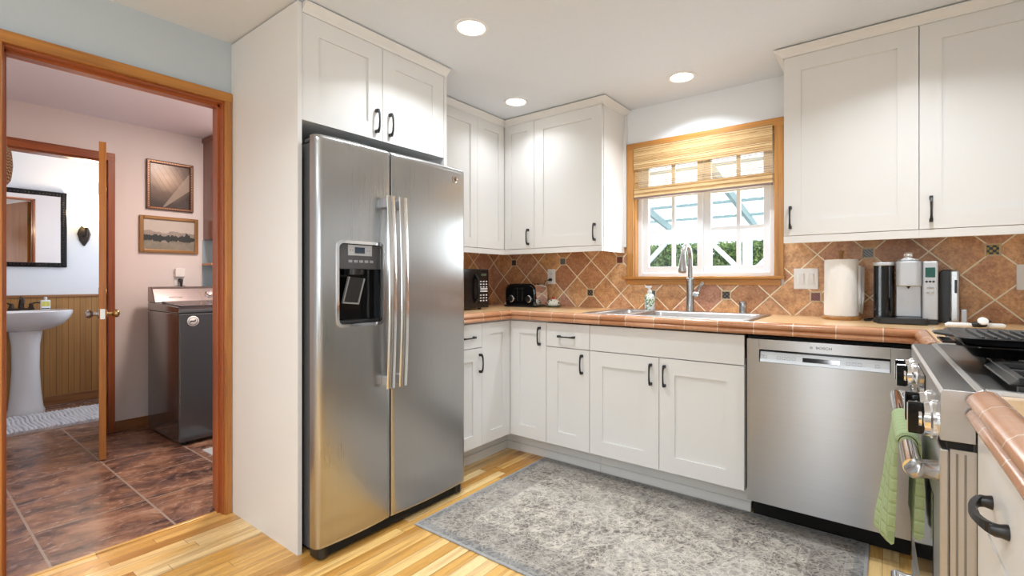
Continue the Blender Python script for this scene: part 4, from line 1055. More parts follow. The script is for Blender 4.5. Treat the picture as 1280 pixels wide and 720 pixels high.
# badge
bd = empty('badge', (0.8005, -1.292, 1.688)); bd.parent = dr_
MB().lathe([(0.0165, 0.0), (0.0165, 0.0025), (0.0145, 0.003), (0.0145, 0.0018), (0.002, 0.0018)], axis='x', seg=28).build('badge_disc', 'chrome', bd, smooth=35)
text('badge_monogram', 'GE', 0.017, 'black', bd, (0.0022, 0, 0), (PI/2, 0, PI/2), sx=0.8)
b = MB(); b.box(0.66, 0.745, -2.028, -1.975, 1.735, 1.750); b.box(0.66, 0.745, -1.262, -1.212, 1.735, 1.766); b.build('hinge_cover', 'black_plastic', fr, bevel=0.004)
b = MB(); b.box(0.60, 0.765, -2.010, -1.230, 0.012, 0.060); b.build('grille', 'void', fr)
for yy in (-2.005, -1.232):
    b = MB(); b.prism([(0.70, yy-0.022), (0.765, yy-0.022), (0.778, yy), (0.765, yy+0.022), (0.70, yy+0.022)], 'z', 0.010, 0.058); b.lathe([(0.012, 0), (0.012, 0.013)], (0.745, yy, 0), seg=14); b.build('leveling_foot', 'black_plastic', fr, bevel=0.003)
MB().lathe([(0.02, 0), (0.02, 0.02)], (0.15, -1.6, 0), seg=12).build('rear_roller', 'casegrey', fr)

# ------------------------------------------------------------------ COUNTER ITEMS
# microwave faces +x
mw = empty('microwave', (0.415, -0.850, CT), PI/2, label='black microwave on the counter beside the fridge', cat='microwave')
MB().box(-0.24, 0.24, 0.012, 0.34, 0.010, 0.275).build('body', 'black_plastic', mw, bevel=0.004)
MB().box(-0.24, 0.135, -0.012, 0.012, 0.012, 0.273).build('door', 'black_gloss', mw, bevel=0.004)
kp = MB().box(0.137, 0.24, -0.010, 0.012, 0.012, 0.273).build('control_panel', 'black_gloss', mw, bevel=0.003)
b = MB()
pts = [(0.105, -0.012, 0.05), (0.110, -0.034, 0.08), (0.112, -0.040, 0.14), (0.110, -0.034, 0.20), (0.105, -0.012, 0.235)]
MB().tube(pts, 0.009, 12).build('door_handle', 'black_gloss', mw, smooth=60)
b = MB()
for r in range(8):
    if r == 3: b.box(0.152, 0.226, -0.0115, -0.0095, 0.135, 0.145)
    elif r == 4: b.box(0.152, 0.226, -0.0115, -0.0095, 0.120, 0.128)
    for c_ in range(3):
        if r in (3, 4): continue
        zz = 0.190-r*0.0185+(0 if r < 3 else 0); xx = 0.160+c_*0.028
        b.box(xx-0.007, xx+0.007, -0.0115, -0.0095, zz-0.004, zz+0.004)
b.build('keypad', plain('keypad_print', (0.62, 0.62, 0.62), 0.5), kp)
MB().box(0.165, 0.215, -0.0112, -0.0095, 0.228, 0.244).build('clock_display', plain('clock_glass', (0.02, 0.03, 0.02), 0.1, emis=(0.25, 0.3, 0.2), estr=0.15), kp)
b = MB()
for xx in (-0.2, 0.2):
    for yy in (0.04, 0.30): b.lathe([(0.012, 0), (0.012, 0.012)], (xx, yy, 0), seg=12)
b.build('foot', 'black_plastic', mw)
# toaster
to = empty('toaster', (0.425, -0.185, CT), math.radians(4), label='chrome and black toaster with two round dials in the counter corner', cat='toaster')
prof = []
for p in [(-0.085, 0.012), (-0.088, 0.10), (-0.080, 0.145), (-0.060, 0.166), (-0.03, 0.173), (0.03, 0.173), (0.060, 0.166), (0.080, 0.145), (0.088, 0.10), (0.085, 0.012)]: prof.append(p)
prof2 = [(-0.135, 0.012), (-0.138, 0.10), (-0.132, 0.140), (-0.115, 0.162), (-0.09, 0.172), (0.09, 0.172), (0.115, 0.162), (0.132, 0.140), (0.138, 0.10), (0.135, 0.012)]
b = MB(); b.prism(prof2, 'y', -0.078, 0.085, True); b.build('shell', 'chrome', to, smooth=30)
b = MB(); b.prism([(x*0.90, 0.012+(z-0.012)*0.93) for x, z in prof2], 'y', -0.086, -0.078); fp = b.build('front_panel', 'black_gloss', to, bevel=0.002)
MB().box(-0.142, 0.142, -0.090, 0.090, 0.0, 0.014).build('base', 'black_plastic', to, bevel=0.003)
for xx in (-0.078, 0.078):
    k = MB().lathe([(0.027, -0.086), (0.027, -0.094), (0.024, -0.097), (0.021, -0.097)], (xx, 0, 0.060), axis='y', seg=28).build('dial_ring', 'chrome', to, smooth=35)
    MB().lathe([(0.020, -0.096), (0.019, -0.108), (0.004, -0.109)], (xx, 0, 0.060), axis='y', seg=24).build('dial', 'black_plastic', k, smooth=35)
for xx in (-0.022, 0.022):
    b = MB(); b.box(xx-0.0035, xx+0.0035, -0.0875, -0.085, 0.045, 0.145); b.build('lever_track', 'satin', to)
    b = MB(); b.box(xx-0.012, xx+0.012, -0.104, -0.086, 0.132, 0.142); b.build('lever', 'black_plastic', to, bevel=0.002)
b = MB()
for xx in (-0.055, 0.055): b.box(xx-0.045, xx+0.045, -0.03, -0.012, 0.1735, 0.1745); b.box(xx-0.045, xx+0.045, 0.015, 0.033, 0.1735, 0.1745)
b.build('slots', 'void', to)
# small painted dish
di = empty('butter_dish', (0.640, -0.130, CT), label='small painted ceramic dish on a saucer right of the toaster', cat='dish')
MB().lathe([(0.03, 0), (0.045, 0.003), (0.064, 0.012), (0.066, 0.014), (0.045, 0.008), (0.002, 0.006)], seg=32).build('saucer', plain('saucer_glaze', (0.20, 0.28, 0.25), 0.15), di, smooth=50)
def mk_spots():
    n = NT('painted_glaze'); v, x, y, z = n.pos(True)
    vo = n.n('ShaderNodeTexVoronoi'); vo.inputs['Scale'].default_value = 48; n.put(vo.inputs['Vector'], v)
    s = n.math('LESS_THAN', vo.outputs['Distance'], 0.34)
    rr = n.n('ShaderNodeSeparateColor'); n.t.links.new(vo.outputs['Color'], rr.inputs[0])
    cc = n.ramp(rr.outputs[0], [(0.3, (0.03, 0.03, 0.03)), (0.5, (0.05, 0.20, 0.07)), (0.75, (0.5, 0.03, 0.03))])
    n.col(n.mix(s, c4((0.80, 0.78, 0.68)), cc)); n.rough(0.15); return n.m
MB().lathe([(0.040, 0.009), (0.046, 0.020), (0.046, 0.036), (0.036, 0.050), (0.018, 0.058), (0.003, 0.060)], seg=28, sx=1.05).build('lid', mk_spots(), di, smooth=60)
MB().lathe([(0.006, 0.056), (0.011, 0.064), (0.009, 0.072), (0.002, 0.075)], (-0.004, 0, 0), seg=16).build('knob', plain('red_glaze', (0.5, 0.02, 0.02), 0.15), di, smooth=60)

# outlets and switches (on the backsplash)
def plate(name, x, z, w, label, kind, cat):
    p = empty(name, (x, -0.009, z), label=label, cat=cat)
    MB().box(-w/2, w/2, -0.005, 0, -0.058, 0.058).build('cover_plate', 'white_plastic', p, bevel=0.002)
    if kind == 'outlet':
        for s in (-1, 1):
            f = MB().prism(ring_pts(0, s*0.024, 0.034, 0.030, 0.012), 'y', -0.0075, -0.004).build('receptacle', 'white_plastic', p)
            b = MB(); b.box(-0.008, -0.006, -0.0079, -0.0072, s*0.024-0.003, s*0.024+0.007); b.box(0.006, 0.008, -0.0079, -0.0072, s*0.024-0.003, s*0.024+0.006); b.box(-0.002, 0.002, -0.0079, -0.0072, s*0.024-0.010, s*0.024-0.006); b.build('slots', 'void', f)
    else:
        for s in (-1, 1):
            b = MB(); b.box(s*0.024-0.017, s*0.024+0.017, -0.0062, -0.004, -0.034, 0.034); b.prism([(-0.006, -0.030), (-0.0105, 0.030), (-0.004, 0.030), (-0.004, -0.030)], 'x', s*0.024-0.014, s*0.024+0.014); b.build('rocker_switch', 'white_plastic', p, bevel=0.001)
    return p
plate('wall_outlet', 0.538, 1.183, 0.072, 'white wall outlet above the toaster with a black plug in it', 'outlet', 'outlet')
plate('light_switch', 2.268, 1.164, 0.120, 'white double rocker light switch plate right of the window', 'switch', 'switch')
plate('wall_outlet', 3.147, 1.170, 0.072, 'white wall outlet at the right edge of the backsplash', 'outlet', 'outlet')
pl = empty('plug_and_cord', (0.538, -0.0175, 1.159), label='black plug and cord of the toaster in the wall outlet', cat='plug')
b = MB(); b.tube([(0, 0.0, 0), (0, -0.018, 0), (0, -0.034, -0.003)], [0.011, 0.011, 0.006], 12); b.build('plug', 'black_plastic', pl, smooth=50)
b = MB(); b.tube([(0, -0.030, -0.003), (-0.02, -0.05, -0.012), (-0.04, -0.045, -0.05), (-0.035, -0.03, -0.12), (-0.02, -0.02, -0.195)], 0.003, 8); b.build('cord', 'cord', pl, smooth=60)

# paper towels
pt = empty('paper_towel_holder', (2.447, -0.185, CT), label='wooden paper towel stand on the counter right of the window', cat='paper towel holder')
M['holderwood'] = wood('holder_wood', (0.42, 0.20, 0.06), (0.25, 0.10, 0.03), 'x', 1.5)
MB().lathe([(0.083, 0), (0.085, 0.004), (0.085, 0.014), (0.080, 0.019), (0.003, 0.019)], seg=36).build('base', 'holderwood', pt, smooth=35)
MB().lathe([(0.010, 0.018), (0.010, 0.335), (0.014, 0.340), (0.014, 0.348), (0.003, 0.352)], seg=18).build('rod', 'holderwood', pt, smooth=40)
pr_ = empty('paper_towel_roll', (2.447, -0.185, CT+0.0195), label='white quilted paper towel roll on the wooden stand', cat='paper towel roll')
b = MB(); b.lathe([(0.018, 0.0), (0.074, 0.0), (0.076, 0.006), (0.074, 0.15), (0.0735, 0.278), (0.072, 0.284), (0.018, 0.284), (0.018, 0.0)], seg=40, caps=False); b.build('roll', 'paper', pr_, smooth=40)
b = MB(); rings = []
for k in range(9):
    s = k/8; rings.append([(0.071+0.028*s*(1 if z_ else 0.75)+0.004*math.sin(s*6), -0.01+0.03*s, 0.02+0.235*z_-0.01*s) for z_ in (0, 0.33, 0.66, 1)])
b.loft(rings, caps=False, closed=False); o = b.build('loose_sheet', 'paper', pr_, smooth=80); m = o.modifiers.new('t', 'SOLIDIFY'); m.thickness = 0.001

# coffee maker
cm = empty('coffee_maker', (2.702, -0.30, CT), label='silver single cup coffee maker with dark water tank on the counter', cat='coffee maker')
b = MB(); b.box(-0.118, 0.118, 0.0, 0.22, 0.0, 0.022); b.build('base', 'black_plastic', cm, bevel=0.004)
b = MB(); b.prism(ring_pts(0.0, -0.03, 0.185, 0.085, 0.018), 'z', 0.002, 0.028); o = b.build('drip_tray', 'black_plastic', cm, bevel=0.002); o.location = (-0.012, 0, 0)
b = MB(); b.box(-0.032, 0.062, 0.045, 0.22, 0.022, 0.285); b.box(-0.034, 0.062, 0.040, 0.05, 0.028, 0.18); b.build('body', 'silver_plastic', cm, bevel=0.006)
b = MB(); b.prism(ring_pts(0.014, 0.045, 0.094, 0.12, 0.022), 'z', 0.172, 0.286); b.build('brew_head', 'silver_plastic', cm, bevel=0.004)
b = MB(); b.prism(ring_pts(0.014, 0.045, 0.084, 0.11, 0.020), 'z', 0.286, 0.297); b.build('head_lid', 'satin', cm, bevel=0.003)
MB().lathe([(0.020, 0.296), (0.020, 0.302), (0.016, 0.304), (0.019, 0.312), (0.019, 0.322), (0.014, 0.328), (0.002, 0.329)], (0.014, 0.04, 0), seg=24).build('lid_knob', 'chrome', cm, smooth=40)
MB().lathe([(0.002, 0.160), (0.009, 0.172), (0.009, 0.176)], (0.014, 0.03, 0), seg=16).build('spout', 'black_plastic', cm, smooth=40)
b = MB(); b.box(0.063, 0.118, 0.004, 0.22, 0.020, 0.285); cc_ = b.build('control_column', 'silver_plastic', cm, bevel=0.006)
MB().box(0.073, 0.108, 0.002, 0.006, 0.212, 0.256).build('screen', plain('green_lcd', (0.02, 0.10, 0.085), 0.15), cc_, bevel=0.001)
b = MB()
for xx in (0.078, 0.090, 0.102): b.lathe([(0.0048, 0.004), (0.0045, 0.0015), (0.001, 0.001)], (xx, 0, 0.193), axis='y', seg=14)
b.build('button', 'black_plastic', cc_)
b = MB(); b.box(0.078, 0.103, 0.001, 0.005, 0.158, 0.170); b.box(0.076, 0.090, 0.001, 0.005, 0.138, 0.148); b.box(0.094, 0.104, 0.001, 0.005, 0.138, 0.148); b.build('button', 'chrome', cc_, bevel=0.001)
tk = MB().prism(ring_pts(-0.078, 0.10, 0.080, 0.17, 0.02), 'z', 0.024, 0.268).build('water_tank', 'smoke', cm, smooth=40)
b = MB(); b.prism(ring_pts(-0.078, 0.10, 0.076, 0.16, 0.02), 'z', 0.022, 0.045); b.box(-0.085, -0.070, 0.03, 0.045, 0.045, 0.26); b.build('tank_base', 'black_plastic', cm)
b = MB(); b.prism(ring_pts(-0.078, 0.10, 0.086, 0.175, 0.022), 'z', 0.268, 0.284); b.build('tank_lid', 'silver_plastic', cm, bevel=0.003)
cdm = MB().tube([(2.60, -0.09, CT+0.006), (2.56, -0.11, CT+0.004), (2.545, -0.20, CT+0.004), (2.552, -0.24, CT+0.004), (2.575, -0.25, CT+0.006)], 0.004, 8).build('power_cord', 'cord', smooth=60)
tag(cdm, 'black power cord lying between paper towels and coffee maker', 'cord')
# can opener
co = empty('can_opener', (2.880, -0.15, CT), math.radians(-8), label='black and chrome upright electric can opener behind the coffee maker', cat='can opener')
b = MB(); b.prism([(-0.055, 0.0), (-0.05, 0.235), (-0.035, 0.248), (0.005, 0.248), (0.020, 0.235), (0.020, 0.0)], 'y', 0.0, 0.10); b.build('body', 'black_plastic', co, bevel=0.005)
b = MB(); b.box(-0.010, 0.024, -0.022, 0.002, 0.006, 0.246); b.build('front_column', 'satin', co, bevel=0.008)
b = MB(); b.box(0.008, 0.017, -0.0245, -0.020, 0.14, 0.20); b.build('lever_slot', 'black_plastic', co, bevel=0.002)
b = MB(); b.box(-0.004, -0.002, -0.0235, -0.021, 0.01, 0.24); b.build('accent_line', 'black_plastic', co)
b = MB(); b.box(0.028, 0.050, 0.0, 0.06, 0.0, 0.065); b.build('cup', 'silver_plastic', co, bevel=0.004)
# utensil lying on the counter
ut = empty('kitchen_utensil', (2.93, -0.395, CT), math.radians(6), label='white and black hand tool lying on the counter behind the grill pan', cat='utensil')
b = MB(); b.tube([(-0.095, 0, 0.010), (-0.085, 0, 0.012), (-0.03, 0, 0.012), (0.005, 0, 0.013)], [0.006, 0.011, 0.010, 0.007], 14); b.build('handle', 'white_plastic', ut, smooth=60)
b = MB(); b.tube([(0.03, 0.01, 0.013), (0.045, 0.012, 0.012), (0.09, 0.015, 0.012), (0.098, 0.015, 0.011)], [0.007, 0.010, 0.010, 0.006], 14); b.build('handle', 'white_plastic', ut, smooth=60)
b = MB(); b.tube([(-0.01, 0, 0.014), (0.015, -0.002, 0.018), (0.035, 0.008, 0.014)], [0.009, 0.014, 0.009], 12); b.tube([(0.01, 0, 0.02), (0.03, -0.01, 0.035), (0.05, 0, 0.03)], 0.004, 8); b.build('hub', 'black_plastic', ut, smooth=50)
b = MB(); b.lathe([(0.016, 0.0), (0.018, 0.003), (0.016, 0.008), (0.004, 0.010)], (0, 0, 0), seg=24); o = b.build('disc', 'white_plastic', ut, smooth=40); o.location = (0.022, -0.014, 0.030); o.rotation_euler = (math.radians(55), 0, 0)

# rug
rug = MB().box(-0.868, 0.868, -0.532, 0.532, 0, 0.008).build('area_rug', 'rug', bevel=0.003)
rug.location = (1.7085, -1.0625, 0.0005); rug.rotation_euler = (0, 0, 0); tag(rug, 'grey and beige distressed runner rug in front of the sink cabinets', 'rug')

# ------------------------------------------------------------------ RECESSED LIGHTS
def recessed(x, y, label, power=8.5, main=None):
    L = empty('recessed_light', (x, y, CZ), label=label, cat='ceiling light', group='recessed ceiling lights')
    MB().lathe([(0.082, -0.0005), (0.080, -0.005), (0.066, -0.007), (0.062, -0.003), (0.062, -0.0005)], seg=40, caps=False).build('trim_ring', 'white_plastic', L, smooth=50)
    MB().lathe([(0.063, -0.001), (0.060, -0.0035), (0.002, -0.0045)], seg=40).build('lens', 'lens', L, smooth=50)
    area('lamp', (0, 0, -0.012), (0, 0, 0), 0.12, 0.12, power, (0.89, 0.945, 1.0), 'DISK', L, spread=math.radians(134))
    return L
M['lens'] = plain('lit_lens', (1, 1, 1), 0.5, emis=(1.0, 0.95, 0.86), estr=9)
recessed(1.076, -1.454, 'lit round recessed light nearest the fridge cabinet')
recessed(0.659, -0.601, 'small lit recessed light in the far corner above the toaster', 2.5)
recessed(1.674, -0.332, 'lit recessed light in front of the window wall', 7.5)
for k, (x, y) in enumerate(((2.72, -0.95), (1.1, -2.95), (2.25, -3.2))):
    L = recessed(x, y, ('lit recessed ceiling light above the range side counter', 'lit recessed ceiling light by the doorway behind the camera', 'lit recessed ceiling light directly above the camera position')[k], 8.0 if k == 0 else 9.5)

dl_ = empty('fill_panel_light', (1.65, -4.9, CZ), label='added square fill light on the unseen dining ceiling behind the camera', cat='ceiling light')  # added fill panel over the unseen dining end, lifts the ambient light
MB().box(-0.5, 0.5, -0.5, 0.5, -0.03, 0.0).build('housing', 'white_plastic', dl_, bevel=0.004)
MB().box(-0.47, 0.47, -0.47, 0.47, -0.034, -0.03).build('diffuser', plain('panel_diffuser', (1, 1, 1), 0.5, emis=(0.95, 0.97, 1.0), estr=2.0), dl_)
area('lamp', (0, 0, -0.04), (0, 0, 0), 0.9, 0.9, 24, (0.93, 0.965, 1.0), parent=dl_)

# ------------------------------------------------------------------ LAUNDRY
def washer():
    w = empty('washing_machine', (-1.30, -1.875, 0), 0, label='dark grey top loading washing machine against the far laundry wall', cat='washing machine')
    D, Wd = 0.66, 0.69
    mt = plain('washer_enamel', (0.085, 0.09, 0.10), 0.14, 0.5, coat=0.6)
    mg = plain('washer_console', (0.30, 0.255, 0.25), 0.25, 0.6)
    MB().box(-D, 0, 0, Wd, 0.025, 0.925).build('cabinet_body', mt, w, bevel=0.012, seg=3)
    b = MB(); b.prism([(0.0, 0.925), (-0.004, 0.950), (-0.03, 0.966), (-0.50, 0.985), (-D, 0.985), (-D, 0.925)], 'y', 0, Wd); b.build('top_deck', mt, w, bevel=0.006)
    b = MB(); b.prism([(-0.035, 0.968), (-0.05, 0.976), (-0.47, 0.996), (-0.47, 0.982)], 'y', 0.035, Wd-0.035); b.build('lid', mt, w, bevel=0.004)
    b = MB(); b.prism([(-0.50, 0.986), (-0.565, 1.088), (-0.585, 1.105), (-D, 1.105), (-D, 0.986)], 'y', 0.0, Wd)
    b.build('console', mg, w, bevel=0.006)
    nrm = Matrix.Rotation(math.radians(-32.5), 4, 'Y')
    def pane(y, z): # point on the sloping console face
        return (-0.50-0.065*(z-0.986)/0.102, y, z)
    for y, r in ((0.37, 0.030), (0.50, 0.022)):
        k = MB().lathe([(r, 0), (r, 0.006), (r*0.8, 0.010), (r*0.72, 0.026), (0.003, 0.028)], axis='x', seg=24).build('dial', 'chrome', w, smooth=35); k.location = pane(y, 1.042); k.rotation_euler = (0, math.radians(-32.5), 0)
    b = MB()
    for k in range(6): b.box(-0.0005, 0.0012, -0.005, 0.005, -0.03+k*0.012, -0.026+k*0.012)
    o = b.build('indicator_marks', plain('gold_print', (0.5, 0.36, 0.12), 0.5), w); o.location = pane(0.315, 1.045); o.rotation_euler = (0, math.radians(-32.5), 0)
    text('console_text', 'MAYTAG', 0.020, 'black', w, (pane(0.14, 1.022)[0]+0.001, 0.14, 1.022), (math.radians(90-32.5), 0, PI/2), sx=1.1)
    st = MB().lathe([(0.036, 0.0), (0.036, 0.001), (0.002, 0.001)], axis='x', seg=28).build('sticker', 'white_plastic', w); st.location = (0.0006, 0.085, 0.868)
    b = MB(); b.lathe([(0.028, 0.0), (0.028, 0.0014), (0.025, 0.0014), (0.025, 0.0)], axis='x', seg=28, caps=False); b.box(0, 0.0014, -0.016, 0.014, -0.004, 0.004); b.box(0, 0.0014, -0.018, -0.012, -0.010, 0.000); b.box(0, 0.0014, 0.010, 0.017, 0.0, 0.010)
    o = b.build('sticker_emblem', 'black', st); o.location = (0.0002, 0, 0)
    for xx in (-0.05, -D+0.05):
        for yy in (0.05, Wd-0.05): MB().lathe([(0.018, 0), (0.018, 0.026)], (xx, yy, 0), seg=14).build('foot', 'black_plastic', w)
washer()
def picture(name, y0, y1, z0, z1, fr_mat, pic, label, fw):
    p = empty(name, (PX, (y0+y1)/2, (z0+z1)/2), label=label, cat='picture')
    W_, H = (y1-y0)/2, (z1-z0)/2
    b = MB()
    for (a, c_, d, e) in ((-W_, -W_+fw, -H, H), (W_-fw, W_, -H, H), (-W_+fw, W_-fw, -H, -H+fw), (-W_+fw, W_-fw, H-fw, H)): b.box(0.001, 0.022, a, c_, d, e)
    b.build('frame', fr_mat, p, bevel=0.004)
    b = MB(); n = 26
    if 'sail' in pic:
        for k in range(n):
            for s in (-1, 1):
                b.box(0.021, 0.025, -W_+fw/2+(2*W_-fw)*k/n-0.003, -W_+fw/2+(2*W_-fw)*k/n+0.003, s*(H-fw/2)-0.004, s*(H-fw/2)+0.004)
                b.box(0.021, 0.025, s*(W_-fw/2)-0.004, s*(W_-fw/2)+0.004, -H+fw/2+(2*H-fw)*k/n-0.003, -H+fw/2+(2*H-fw)*k/n+0.003)
        b.build('beading', plain('gilt_bead', (0.45, 0.25, 0.12), 0.35, 0.5), p)
    MB().box(0.001, 0.008, -W_+fw, W_-fw, -H+fw, H-fw).build('print', pic, p)
picture('framed_picture', -1.851, -1.532, 1.723, 2.120, plain('dark_gilt_frame', (0.10, 0.04, 0.025), 0.35, 0.3), 'pic_sail', 'upper framed sepia photograph on the laundry wall', 0.026)
picture('framed_picture', -1.894, -1.497, 1.376, 1.670, plain('gold_frame', (0.30, 0.16, 0.06), 0.3, 0.5), 'pic_land', 'lower framed landscape with dark trees on the laundry wall', 0.026)
lc = empty('laundry_wall_cabinet', (PX, -1.455, 1.50), label='dark reddish wood wall cabinet above the washing machine', cat='cabinet')
MB().box(0.001, 0.31, 0.0, 0.345, 0.0, LZ-1.5-0.02).build('body', 'cabwood', lc, bevel=0.002)
MB().box(0.31, 0.328, 0.002, 0.343, 0.003, LZ-1.5-0.05).build('door', 'cabwood', lc, bevel=0.003)
MB().box(0.001, 0.345, -0.012, 0.345, LZ-1.5-0.045, LZ-1.5-0.004).build('top_molding', 'cabwood', lc, bevel=0.008)
sf = MB().box(0.0, 0.20, -0.012, 0.345, -0.008, 0.012).build('laundry_shelf', 'trimwood_y', bevel=0.002); sf.location = (PX+0.009, -1.455, 1.288); tag(sf, 'thin wooden shelf below the laundry wall cabinet', 'shelf')
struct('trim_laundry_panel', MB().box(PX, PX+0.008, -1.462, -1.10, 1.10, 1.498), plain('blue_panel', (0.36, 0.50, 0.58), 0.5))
ob = empty('wall_outlet', (PX+0.001, -1.625, 1.165), PI/2, label='white outlet on the laundry wall with a plug and small white box', cat='outlet')
MB().box(-0.040, 0.038, -0.006, 0, -0.055, 0.045).build('cover_plate', 'white_plastic', ob, bevel=0.002)
MB().box(-0.038, 0.030, -0.035, -0.006, 0.018, 0.088).build('adapter', 'white_plastic', ob, bevel=0.004)
b = MB(); b.tube([(0.0, -0.006, -0.010), (0.0, -0.03, -0.012), (0.0, -0.040, -0.03), (0.002, -0.03, -0.09)], [0.016, 0.016, 0.010, 0.004], 12); b.build('plug', 'black_plastic', ob, smooth=50)
b = MB(); b.box(-0.13, 0.13, -0.10, 0.10, 0, 0.006)
for k in range(9): b.box(-0.115+k*0.027, -0.10+k*0.027, -0.085, 0.085, 0.006, 0.0066)
vt = b.build('floor_register', plain('register_white', (0.55, 0.60, 0.62), 0.4)); vt.location = (-0.98, -1.70, 0.0); tag(vt, 'pale metal floor register at the washing machine front corner', 'register')
# woven basket hanging on the laundry side wall
def mk_weave():
    n = NT('woven_straw'); v, x, y, z = n.pos(True)
    s = n.math('SINE', n.math('ADD', n.math('MULTIPLY', z, 420), n.math('MULTIPLY', n.math('SINE', n.math('MULTIPLY', x, 300)), 1.3)))
    f = n.noise(v, 40, 3)
    c = n.mix(n.math('MULTIPLY', n.math('ADD', s, 1.0), 0.5), c4((0.07, 0.035, 0.015)), c4((0.36, 0.22, 0.11)))
    n.col(n.mix(n.math('MULTIPLY', f, 0.5), c, c4((0.25, 0.13, 0.07)))); n.rough(0.8); n.bump(s, 0.8, 0.006); return n.m
hb = MB().lathe([(0.09, 0.0), (0.145, 0.02), (0.150, 0.05), (0.135, 0.09), (0.08, 0.125), (0.004, 0.135)], axis='y', seg=32).build('woven_basket', mk_weave(), smooth=60)
hb.location = (-0.95, -2.826, 1.735); tag(hb, 'round woven straw basket hanging just inside the doorway at the left', 'basket')

# laundry door to the bathroom, seen edge on
dA = math.atan2(-0.138, 0.69)
dd = empty('door_1', (PX+0.012, -2.115, 0.006), dA, kind='structure')
MB().box(0, 0.700, -0.0175, 0.0175, 0.0, 2.035).build('door_slab', 'doorwood', dd, bevel=0.002)
for z in (0.28, 1.05, 1.83):
    b = MB(); b.box(-0.004, 0.0, -0.020, 0.018, z-0.045, z+0.045); b.tube([(-0.004, 0.022, z-0.045), (-0.004, 0.022, z+0.045)], 0.006, 10); b.build('hinge', plain('brass_hinge', (0.35, 0.25, 0.10), 0.3, 1.0) if z < 0.5 else bpy.data.materials['brass_hinge'], dd)
b = MB(); b.box(0.6995, 0.7015, -0.012, 0.012, 0.90, 0.965); b.build('latch_plate', 'chrome', dd)
for s in (-1, 1):
    b = MB(); b.lathe([(0.030, s*0.0175), (0.030, s*0.022), (0.012, s*0.026), (0.011, s*0.045), (0.022, s*0.052), (0.027, s*0.066), (0.024, s*0.078), (0.010, s*0.084)], (0.635, 0, 0.932), axis='y', seg=24)
    b.build('door_knob', 'satin' if s < 0 else plain('brass_knob', (0.55, 0.42, 0.22), 0.2, 1.0), dd, smooth=40)
area('laundry_ceiling_lamp', (-0.85, -1.5, LZ-0.02), (0, 0, 0), 0.3, 0.3, 27, (1.0, 0.82, 0.72), 'DISK')

# ------------------------------------------------------------------ BATHROOM
ps = empty('pedestal_sink', (-3.33, -2.36, 0), label='white pedestal sink seen through the doorway', cat='sink')
b = MB(); b.lathe([(0.118, 0.0), (0.120, 0.03), (0.108, 0.06), (0.095, 0.2), (0.085, 0.40), (0.088, 0.60), (0.105, 0.735)], seg=32, sx=0.95); b.build('pedestal', 'white_gloss', ps, smooth=60)
b = MB(); rings = []
for (hw, hd, z, cxo) in ((0.10, 0.10, 0.715, -0.02), (0.17, 0.15, 0.735, -0.01), (0.235, 0.20, 0.775, 0), (0.272, 0.232, 0.825, 0.004), (0.288, 0.248, 0.868, 0.006), (0.290, 0.250, 0.888, 0.006), (0.282, 0.242, 0.893, 0.006), (0.20, 0.16, 0.888, 0.03), (0.17, 0.13, 0.82, 0.03), (0.05, 0.05, 0.79, 0.03)):
    ring = []
    for k in range(40):
        a = 2*PI*k/40; ca, sa = math.cos(a), math.sin(a)
        e = 0.75
        u = math.copysign(abs(ca)**e, ca)*hd+cxo; w_ = math.copysign(abs(sa)**e, sa)*hw
        u = max(u, -0.28)
        ring.append((u, w_, z))
    rings.append(ring)
b.loft(rings); b.build('basin', 'white_gloss', ps, smooth=60)
bf = empty('bathroom_faucet', (-3.51, -2.365, 0.8925), label='dark bronze two handle faucet on the pedestal sink', cat='faucet')
b = MB(); b.prism(ring_pts(0, 0, 0.045, 0.165, 0.02), 'z', 0, 0.016); b.build('base', 'bronze', bf, bevel=0.004)
MB().tube([(0, 0, 0.014), (0, 0, 0.075), (0.02, 0, 0.10), (0.06, 0, 0.10), (0.09, 0, 0.075), (0.095, 0, 0.06)], [0.020, 0.015, 0.014, 0.012, 0.011, 0.012], 14).build('spout', 'bronze', bf, smooth=60)
MB().lathe([(0.008, 0.09), (0.012, 0.108), (0.008, 0.118), (0.002, 0.12)], seg=14).build('finial', 'bronze', bf, smooth=60)
for s in (-1, 1):
    b = MB(); b.lathe([(0.020, 0.012), (0.013, 0.035), (0.015, 0.05), (0.006, 0.06)], (0, s*0.060, 0), seg=18); b.tube([(0, s*0.060, 0.05), (0.0, s*0.085, 0.062), (0.0, s*0.12, 0.060), (0, s*0.14, 0.055)], [0.007, 0.006, 0.006, 0.008], 10); b.build('handle', 'bronze', bf, smooth=60)
sb = empty('soap_bottle', (-3.46, -2.222, 0.892), label='small white and yellow soap bottle on the pedestal sink rim', cat='bottle')
MB().prism(ring_pts(0, 0, 0.036, 0.062, 0.010), 'z', 0.0, 0.085).build('bottle', 'white_plastic', sb, bevel=0.003)
b = MB(); b.box(0.018, 0.0192, -0.026, 0.026, 0.030, 0.072); lb_ = b.build('label', plain('yellow_label', (0.75, 0.62, 0.12), 0.5, noise=0.5, nscale=70), sb)
b = MB(); b.box(0.018, 0.0190, -0.028, 0.028, 0.006, 0.013); b.build('label_stripe', 'black', sb)
b = MB(); b.lathe([(0.010, 0.085), (0.010, 0.092), (0.013, 0.105), (0.009, 0.112), (0.002, 0.113)], seg=16); b.build('cap', plain('clear_cap', (0.6, 0.62, 0.62), 0.2), sb, smooth=50)
mr = empty('wall_mirror', (-3.62, -2.32, 1.625), label='black beaded frame mirror above the pedestal sink', cat='mirror')
hw, hh, fw = 0.262, 0.350, 0.042
b = MB()
